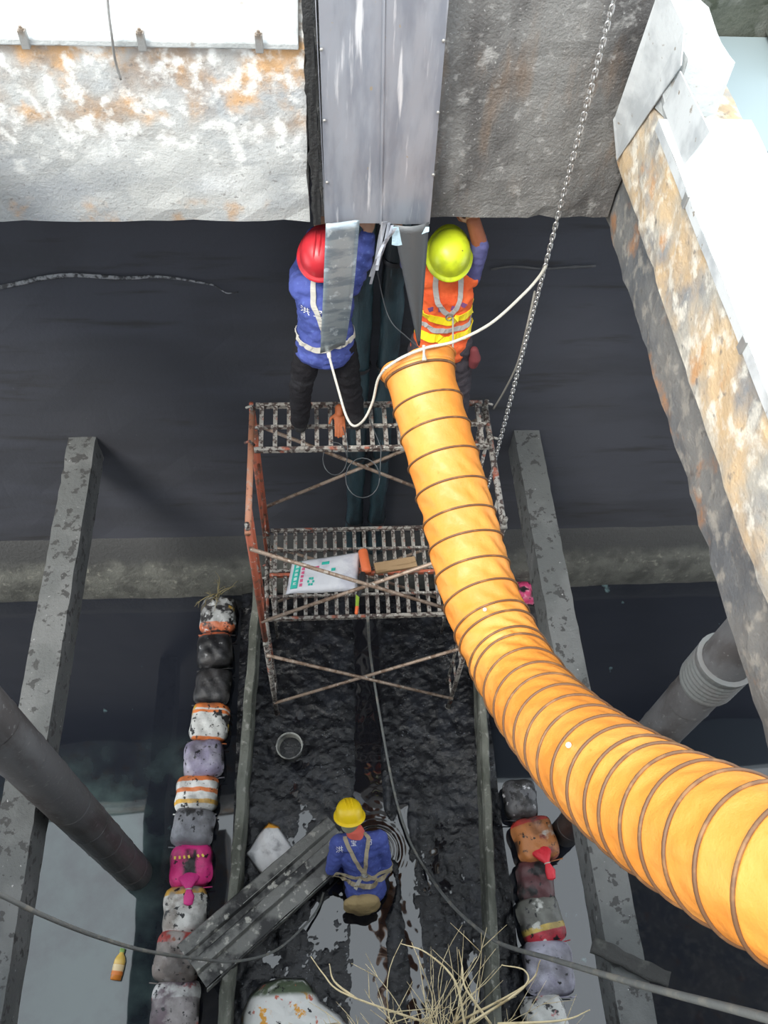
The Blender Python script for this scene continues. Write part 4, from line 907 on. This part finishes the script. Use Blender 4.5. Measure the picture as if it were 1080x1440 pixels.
# bush of dead twigs in front, growing out of the near wall
M_twig = mat('straw_twig', (.66,.55,.34), .8, layers=[dict(c=(.36,.28,.15), n=9, lo=.5, hi=.65)])
bp = Vector((.14,-3.74,3.35)); bush = thing('dead_bush', 'pale leafless twiggy bush growing up from the lower edge', 'bush', tuple(bp))
MB().tube([(0,0,0),(.01,.16,.06),(.015,.30,.16),(.0,.42,.30)], [.022,.018,.015,.010], 8).build('stem', M_twig, bush, smooth=True)
twigs(bush, (.0,.26,.12), 80, .80, .95, .0050, M_twig, up=(.05,.95,.30), seed=11, sub=3)
rel = lambda px, py, t: at(px, py, t)-bp
for pts in ([(640,1450,4.6),(560,1425,4.6),(480,1395,4.6),(455,1370,4.65),(437,1345,4.7)], [(500,1404,4.6),(470,1380,4.62),(463,1355,4.65)], [(655,1450,4.4),(640,1380,4.4),(600,1340,4.45),(564,1327,4.5)], [(690,1440,4.4),(655,1390,4.4),(650,1360,4.45),(645,1335,4.5)], [(640,1440,4.5),(740,1385,4.3),(760,1350,4.3)], [(660,1440,4.3),(735,1390,4.2),(738,1365,4.2),(705,1357,4.2)], [(700,1440,4.2),(790,1435,4.1),(830,1420,4.1)]):
    sp = spline([rel(*p) for p in pts], 6); K = len(sp); MB().tube(sp, [.0075*(1-.7*i/(K-1)) for i in range(K)], 5).build('twig', M_twig, bush, smooth=True)

# ------------------------------------------------------------------ things in the channel
def bedz(x, y): return max(bed(x, y), .004)
# bucket
bk = thing('bucket', 'round grey plastic bucket with sludge in it by the scaffold foot', 'bucket', (-.76,-.40,bedz(-.76,-.4)-.01)); bk.rotation_euler = (.10,-.05,0)
MB().lathe([(.0,.004),(.105,.004),(.108,.0),(.125,.20),(.128,.245),(.136,.245),(.136,.258),(.124,.258),(.120,.20),(.102,.012),(.0,.012)], n=32).build('shell', mat('bucket_plastic', (.36,.36,.33), .5, layers=[dict(c=(.10,.10,.10), n=5, lo=.45, hi=.6)], bump=.2), bk, smooth=True)
MB().lathe([(.0,.125),(.05,.128),(.113,.12)], n=24).build('sludge_fill', M_sludge, bk, smooth=True)
MB().tube([(.138*math.cos(a), .138*math.sin(a), .245-.14*math.sin(a)) for a in [PI*k/14 for k in range(15)]], .004, 6).build('bail_handle', M_steel, bk, smooth=True)
# long ribbed steel section across the channel
A = Vector((-.28,-1.32,.26)); B_ = Vector((-1.58,-2.40,.53)); ax = (B_-A).normalized(); sv = ax.cross(Vector((0,0,1))).normalized(); up2 = sv.cross(ax)
sec = thing('steel_section', 'long ribbed dark steel section lying across the left channel wall', 'steel section', tuple(A))
LB = (B_-A).length
M_sec = mat('muddy_steel', (.19,.19,.18), .5, .3, layers=[dict(c=(.035,.035,.036), n=4, lo=.45, hi=.6, d=9), dict(c=(.42,.41,.37), n=13, lo=.57, hi=.66, seed=3, d=9)], bump=.5)
prof = [(-.21,.0),(-.195,.055),(-.10,.075),(-.085,.03),(-.02,.025),(-.005,.085),(.07,.09),(.085,.03),(.10,.02),(.21,.0)]
def secf(u, v):
    k = u*(len(prof)-1); i = min(int(k), len(prof)-2); f = k-i; a = prof[i][0]*(1-f)+prof[i+1][0]*f; b = prof[i][1]*(1-f)+prof[i+1][1]*f
    return ax*(LB*v) + sv*(-a+.006*nz(v*9, i)) + up2*(b+.004*nz(v*14, a*9))
fixn(MB().sheet(secf, 27, 26, .010).build('ribbed_plate', M_sec, sec))
fixn(MB().sheet(lambda u, v: ax*(LB*v)+sv*(-.215+.0*u)+up2*(-.01-.13*u+.006*nz(v*12, 3)), 2, 26, .010).build('edge_flange', M_sec, sec))
fixn(MB().sheet(lambda u, v: ax*(LB*v)+sv*(.215)+up2*(-.002-.07*u+.006*nz(v*12, 6)), 2, 26, .010).build('edge_flange', M_sec, sec))
for k in range(2):
    MB().tube([ax*(.25+.12*k+j*.09)+sv*(-.05+.15*k)+up2*(.088+.004*nz(j, k)) for j in range(9)], [.004+.004*abs(nz(j*1.3, k)) for j in range(9)], 5, flat=.4).build('mortar_smear', mat('mortar', (.5,.5,.47), .9), sec, smooth=True)
# white sack behind it
def crumple_sack(name, label, outline, c, h, m_, seed):
    # closed pillow over an outline of world points
    t = thing(name, label, 'sack', c); n = len(outline); R_ = 9; vs = []; fs = []
    for side in (1, -1):
        for j in range(R_+1):
            f = j/R_
            for i in range(n*4):
                k = i/4; a = Vector(outline[int(k) % n]); b = Vector(outline[(int(k)+1) % n]); p = a.lerp(b, k-int(k))
                q = Vector(c).lerp(p, f); e = (1-f**3)**.5
                q.z = Vector(c).lerp(p, f).z + (h*e + .03*fbm(q.x*7+seed, q.y*7)*e + .015*math.sin(q.x*23+q.y*17+seed)*e)*(1 if side > 0 else .08*0)
                vs.append(q-Vector(c))
    W_ = n*4; o = (R_+1)*W_
    for s_ in range(2):
        for j in range(R_):
            for i in range(W_): i2 = (i+1) % W_; fs.append((s_*o+j*W_+i, s_*o+j*W_+i2, s_*o+(j+1)*W_+i2, s_*o+(j+1)*W_+i))
    for i in range(W_): i2 = (i+1) % W_; fs.append((R_*W_+i, R_*W_+i2, o+R_*W_+i2, o+R_*W_+i))
    ob = MB().add(vs, fs).build('sheeting', m_, t, smooth=True); bm = bmesh.new(); bm.from_mesh(ob.data); bmesh.ops.remove_doubles(bm, verts=bm.verts, dist=.0005); bmesh.ops.recalc_face_normals(bm, faces=bm.faces); bm.to_mesh(ob.data); bm.free()
    return t
ol = [at(a, b, z=.06) for a, b in [(345,1202),(362,1175),(378,1156),(392,1162),(418,1202),(410,1222),(385,1242),(378,1240),(360,1222)]]
cs = at(382, 1198, z=.05)
M_sack1 = mat('white_printed_sack', (.66,.66,.68), .45, layers=[band((.80,.36,.03),.20,.35,'Y',.02), dict(c=(.65,.05,.06), n=3.5, lo=.60, hi=.63, seed=4, box=[('X',.03,.06,.4,.5)]), dict(c=(.35,.35,.37), n=5, lo=.58, hi=.7, seed=7)], bump=.6, bscale=7)
crumple_sack('plastic_sack', 'white plastic sack with an orange corner lying behind the steel section', ol, tuple(cs), .10, M_sack1, 3)
ol = [at(a, b, z=.08) for a, b in [(338,1450),(340,1425),(352,1398),(370,1382),(398,1374),(428,1376),(440,1390),(450,1408),(478,1428),(495,1450),(420,1490),(360,1490)]]
cs = at(405, 1432, z=.07)
M_sack2 = mat('white_muddy_sack', (.72,.72,.70), .45, layers=[dict(c=(.76,.36,.04), n=6, lo=.60, hi=.64, seed=6), dict(c=(.10,.13,.08), n=6, lo=.38, hi=.52, d=9, box=[('Y',.14,.19,1,2)]), dict(c=(.55,.15,.10), n=9, lo=.64, hi=.68, seed=8), tar(.62,.66,12,5)], bump=.6, bscale=8)
crumple_sack('plastic_sack', 'large white muddy sack at the bottom edge of the channel', ol, tuple(cs), .26, M_sack2, 8)

# strip of old rubber on the right strut
P0, P1 = at(832, 1328, z=2.66), at(942, 1378, z=2.66); dv = P1-P0; nv = Vector((-dv.y, dv.x, 0)).normalized()
tag(fixn(MB().sheet(lambda u, v: P0+dv*v+nv*((.5-u)*(.10+.03*nz(v*6, 2)))+Vector((0,0,-.06*max(0,(v-.55))**1.0+.02*math.sin(v*8)+.02*(u-.5)**2)), 4, 24, .014).build('rubber_strip', mat('old_rubber', (.035,.035,.034), .7, layers=[dict(c=(.075,.078,.07), n=6, lo=.5, hi=.62)], bump=.6), smooth=True)), 'curled strip of old dark rubber lying across the right strut', 'rubber strip')
# drink bottle floating
bt = thing('drink_bottle', 'small orange and yellow drink bottle floating in the left pool', 'bottle', tuple(at(163,1375,z=.028))); bt.rotation_euler = (-PI/2, 0, -.15); bt.scale = (1.35,1.2,1.05)
prof = [(.0,-.02),(.030,-.02),(.036,-.012),(.037,.06),(.033,.075),(.037,.09),(.037,.13),(.030,.16),(.015,.185),(.0135,.20)]
MB().lathe(prof, n=20).build('bottle_body', mat('orange_drink', (.62,.20,.03), .2, layers=[dict(c=(.75,.5,.12), box=[('Z',.09,.11,.3,.4)])]), bt, smooth=True)
MB().lathe([(.0378,.02),(.0378,.10)], n=20).build('bottle_label', mat('bottle_label', (.8,.62,.35), .5, layers=[dict(c=(.85,.85,.8), n=14, lo=.52, hi=.56), dict(c=(.7,.2,.03), box=[('Z',.0,.01,.045,.055)])]), bt, smooth=True)
MB().lathe([(.017,.195),(.017,.225),(.0,.225)], n=16).build('bottle_cap', mat('green_cap', (.25,.42,.12), .4), bt, smooth=True)

# ------------------------------------------------------------------ ropes and cables
M_rope = mat('pale_rope', (.50,.48,.42), .85, bump=.5, bscale=80)
M_cable = mat('grey_cable', (.16,.165,.16), .6, layers=[dict(c=(.24,.23,.2), n=9, lo=.5, hi=.65)], bump=.2)
M_thin = mat('dark_cable', (.05,.055,.06), .5)
def rope(name, pts, r, m_, label, cat, n=8):
    sp = spline(pts, n); return tag(MB().tube(sp, r, 7).build(name, m_, smooth=True), label, cat)
rope('cable', [at(517,868,z=1.96), at(522,930,z=.55), at(540,1040,z=.10), at(556,1120,z=.07), at(575,1180,z=.07), at(600,1225,z=.10), at(626,1262,t=7.5), at(655,1292,t=6.9), at(700,1325,t=5.8), at(780,1350,t=4.3), at(900,1385,t=3.1), at(1080,1432,t=2.2), at(1200,1470,t=1.9)], .0135, M_cable, 'grey cable snaking along the channel and up to the lower right', 'cable')
rope('cable', [at(-130,1195,t=2.9), at(0,1258,t=3.3), at(60,1287,t=3.6), at(130,1315,t=4.1), at(200,1336,t=4.7), at(270,1347,t=5.5), at(330,1352,t=6.4), at(385,1338,t=7.2), at(425,1305,t=7.75), at(447,1278,z=.10), at(455,1255,z=.08)], .0105, M_cable, 'grey cable sagging in from the lower left edge', 'cable')
# lanyards and the rope that holds the duct mouth
def onback(bvh, px, py): d = ray(px, py); h = bvh.ray_cast(CAM, d); return (h[0]-d*.02) if h[0] else None
pL = onback(bl, 461, 488) or at(461,488,y=.66)
rope('lanyard', [pL, at(464,505,t=5.30), at(475,545,t=5.25), at(487,585,t=5.20), at(498,599,t=5.15), at(512,590,t=5.05), at(524,565,t=4.98), at(531,535,t=4.88), at(541,519,t=4.80)], .008, M_rope, 'pale lanyard looping from the blue worker to the duct mouth', 'rope')
MB().tube([pL+Vector((0,-.005,.03)), pL, at(463,502,t=5.30)], [.012,.016,.012], 8).build('lanyard_grip', M_web, wl, smooth=True).matrix_world = Matrix.Translation(-wl.location)
rope('support_rope', [at(541,519,t=4.79), at(565,503,t=4.74), at(600,489,t=4.74), at(640,480,t=4.75), at(690,455,t=4.78), at(735,415,t=4.85), at(756,392,t=4.9), at(768,374,t=5.0)], .009, M_rope, 'pale rope running from the duct mouth up to the chain', 'rope')
rope('lanyard', [Vector((chx-.02, chy-.02, 4.96)), at(752,410,t=5.45), at(742,455,t=5.65), at(728,510,t=5.95), at(710,548,t=6.25), at(694,575,t=6.5)], .007, mat('dim_rope', (.20,.19,.17), .85), 'dim grey rope from the chain down to the scaffold post', 'rope')
pR = onback(br_, 637, 447) or at(637,447,y=.7)
rope('lanyard', [pR, at(637,470,t=5.45), at(637,500,t=5.45), at(638,535,t=5.5), at(636,562,t=5.6)], .006, mat('dim_rope2', (.30,.28,.25), .85), 'thin lanyard hanging down the back of the orange vest', 'rope')
rope('thin_wire', [at(530,380,t=5.3), at(541,430,t=5.4), at(552,455,t=5.4), at(570,472,t=5.3), at(590,490,t=5.0), at(597,500,t=4.76)], .0035, M_thin, 'thin dark wire from the crumpled strips to the duct', 'wire')
MB().tube([at(596,486,t=4.74), at(596,497,t=4.73), at(597,507,t=4.73)], [.010,.006,.016], 8).build('knot', M_rope, duct, smooth=True).matrix_world = Matrix.Translation(-base_pt)
def loop(cx, cy, rx, ry, t, label, r=.004, n=20, tail=None):
    pts = [at(cx+rx*math.cos(a), cy+ry*math.sin(a), t=t+.04*math.sin(a*2)) for a in [2*PI*k/n for k in range(n+1)]]
    if tail: pts = [at(*q) for q in tail]+pts
    tag(MB().tube(pts, r, 6).build('hose_loop', M_thin, smooth=True), label, 'hose', 'loops of thin hose on the scaffold')
loop(510, 672, 24, 28, 6.35, 'larger loop of thin hose hanging under the upper platform', tail=[(520,590,6.38),(536,630,6.36)])
loop(471, 645, 17, 23, 6.4, 'smaller loop of thin hose hanging left under the upper platform', tail=[(482,600,6.42),(489,625,6.4)])

# ------------------------------------------------------------------ things lying on the platforms
M_fert = mat('white_fertiliser_sack', (.74,.74,.78), .45, layers=[dict(c=(.55,.55,.62), n=4, lo=.5, hi=.66)], bump=.5, bscale=8)
cor = [at(402,836,z=ZQ+.01), at(411,791,z=ZQ+.01), at(507,776,z=ZQ+.01), at(502,831,z=ZQ+.01)]
fs_ = thing('fertiliser_sack', 'white fertiliser sack with a green panel on the lower platform', 'sack', tuple(cor[0]))
def fsk(u, v, dz=0): 
    p = cor[0].lerp(cor[3], u).lerp(cor[1].lerp(cor[2], u), v)-cor[0]; e = (1-abs(2*u-1)**4)*(1-abs(2*v-1)**4)
    return p+Vector((0,0,.004+.05*e**.6+.012*fbm(u*3, v*3)+dz))
fixn(MB().sheet(fsk, 20, 14, .010).build('sack', M_fert, fs_, smooth=True))
def patch(u0, u1, v0, v1, m_, name, dz=.004): fixn(MB().sheet(lambda a, b: fsk(u0+(u1-u0)*a, v0+(v1-v0)*b, dz), 6, 8, .002).build(name, m_, fs_, smooth=True))
M_gr = mat('green_print', (.03,.50,.40), .6); M_rd = mat('red_print', (.70,.12,.25), .6)
patch(.05, .15, .10, .92, M_gr, 'green_panel')
for k in range(5): patch(.08, .125, .20+.13*k, .28+.13*k, mat('pale_print', (.55,.75,.70), .6), 'print_mark', .006)
for k in range(6): patch(.175, .215, .14+.12*k, .22+.12*k, M_rd, 'print_mark')
for k in range(6):
    a = k*PI/3; c0 = (.33, .26); patch(c0[0]+.035*math.cos(a)-.015, c0[0]+.035*math.cos(a)+.015, c0[1]+.09*math.sin(a)-.03, c0[1]+.09*math.sin(a)+.03, M_gr, 'leaf_mark')
patch(.30, .42, .62, .68, M_rd, 'print_mark'); patch(.45, .56, .70, .78, M_gr, 'print_mark'); patch(.60, .66, .50, .58, M_gr, 'print_mark')
oc = at(513, 790, z=ZQ+.05); cyl = thing('orange_cartridge', 'orange cylindrical cartridge lying beside the white sack', 'cartridge', tuple(oc)); cyl.rotation_euler = (PI/2, 0, .12)
MB().lathe([(.0,-.12),(.042,-.12),(.045,-.11),(.045,.10),(.040,.115),(.0,.115)], n=20).build('tube', mat('orange_plastic', (.75,.17,.06), .45, bump=.2), cyl, smooth=True)
MB().lathe([(.0,-.13),(.030,-.13),(.030,-.118)], n=16).build('end_cap', mat('cream_plastic', (.7,.6,.42), .5), cyl, smooth=True)
P0 = at(527,800,z=ZQ+.02); P1 = at(585,790,z=ZQ+.02); d = (P1-P0)
pl = MB().box(0,-.055,-.018,d.length,.055,.018).build('wooden_board', mat('bare_wood', (.36,.24,.13), .8, layers=[dict(c=(.22,.14,.07), n=3, lo=.45, hi=.6, st=(1,8,8))], bump=.3), loc=P0, bevel=.004); pl.rotation_euler = (0,0,math.atan2(d.y,d.x)); tag(pl, 'short bare wooden board on the lower platform beside the duct', 'board')
# power tool with a bright tip hanging over the front edge
pt = thing('hand_tool', 'black hand tool with green and orange tip on the lower platform', 'tool', tuple(at(508,826,z=ZQ+.03)))
b0 = at(508,826,z=ZQ+.03)
MB().limb([at(510,808,z=ZQ+.05)-b0, at(508,824,z=ZQ+.05)-b0, at(504,838,z=ZQ+.04)-b0], [(.03,.035),(.028,.03),(.02,.022)], n=12).build('body', M_rubber, pt, smooth=True)
MB().limb([at(503,838,z=ZQ+.04)-b0, at(502,852,z=ZQ+.04)-b0], [.018,.016], n=10).build('grip', mat('lime_plastic', (.30,.45,.05), .4), pt, smooth=True)
MB().limb([at(502,854,z=ZQ+.04)-b0, at(501,862,z=ZQ+.03)-b0], [.017,.015], n=10).build('tip', mat('orange_tip', (.85,.16,.04), .4), pt, smooth=True)
# orange work glove hanging on the upper platform
gc = at(478, 592, z=ZP+.05); g = MB(); hand(g, at(477,578,z=ZP+.10), at(479,612,z=ZP+.02)-at(477,578,z=ZP+.10), (-1,0,.2), .25, 1.15); g.limb([at(477,574,z=ZP+.12), at(477,582,z=ZP+.10)], [.035,.032], n=10)
gm = remesh(g, .006, 2); gm.materials.append(mat('orange_glove', (.36,.10,.035), .7, bump=.4)); go = link('work_glove', gm); tag(go, 'orange work glove lying on the upper platform between the legs', 'glove')

bpy.data.scenes.remove(WORK)
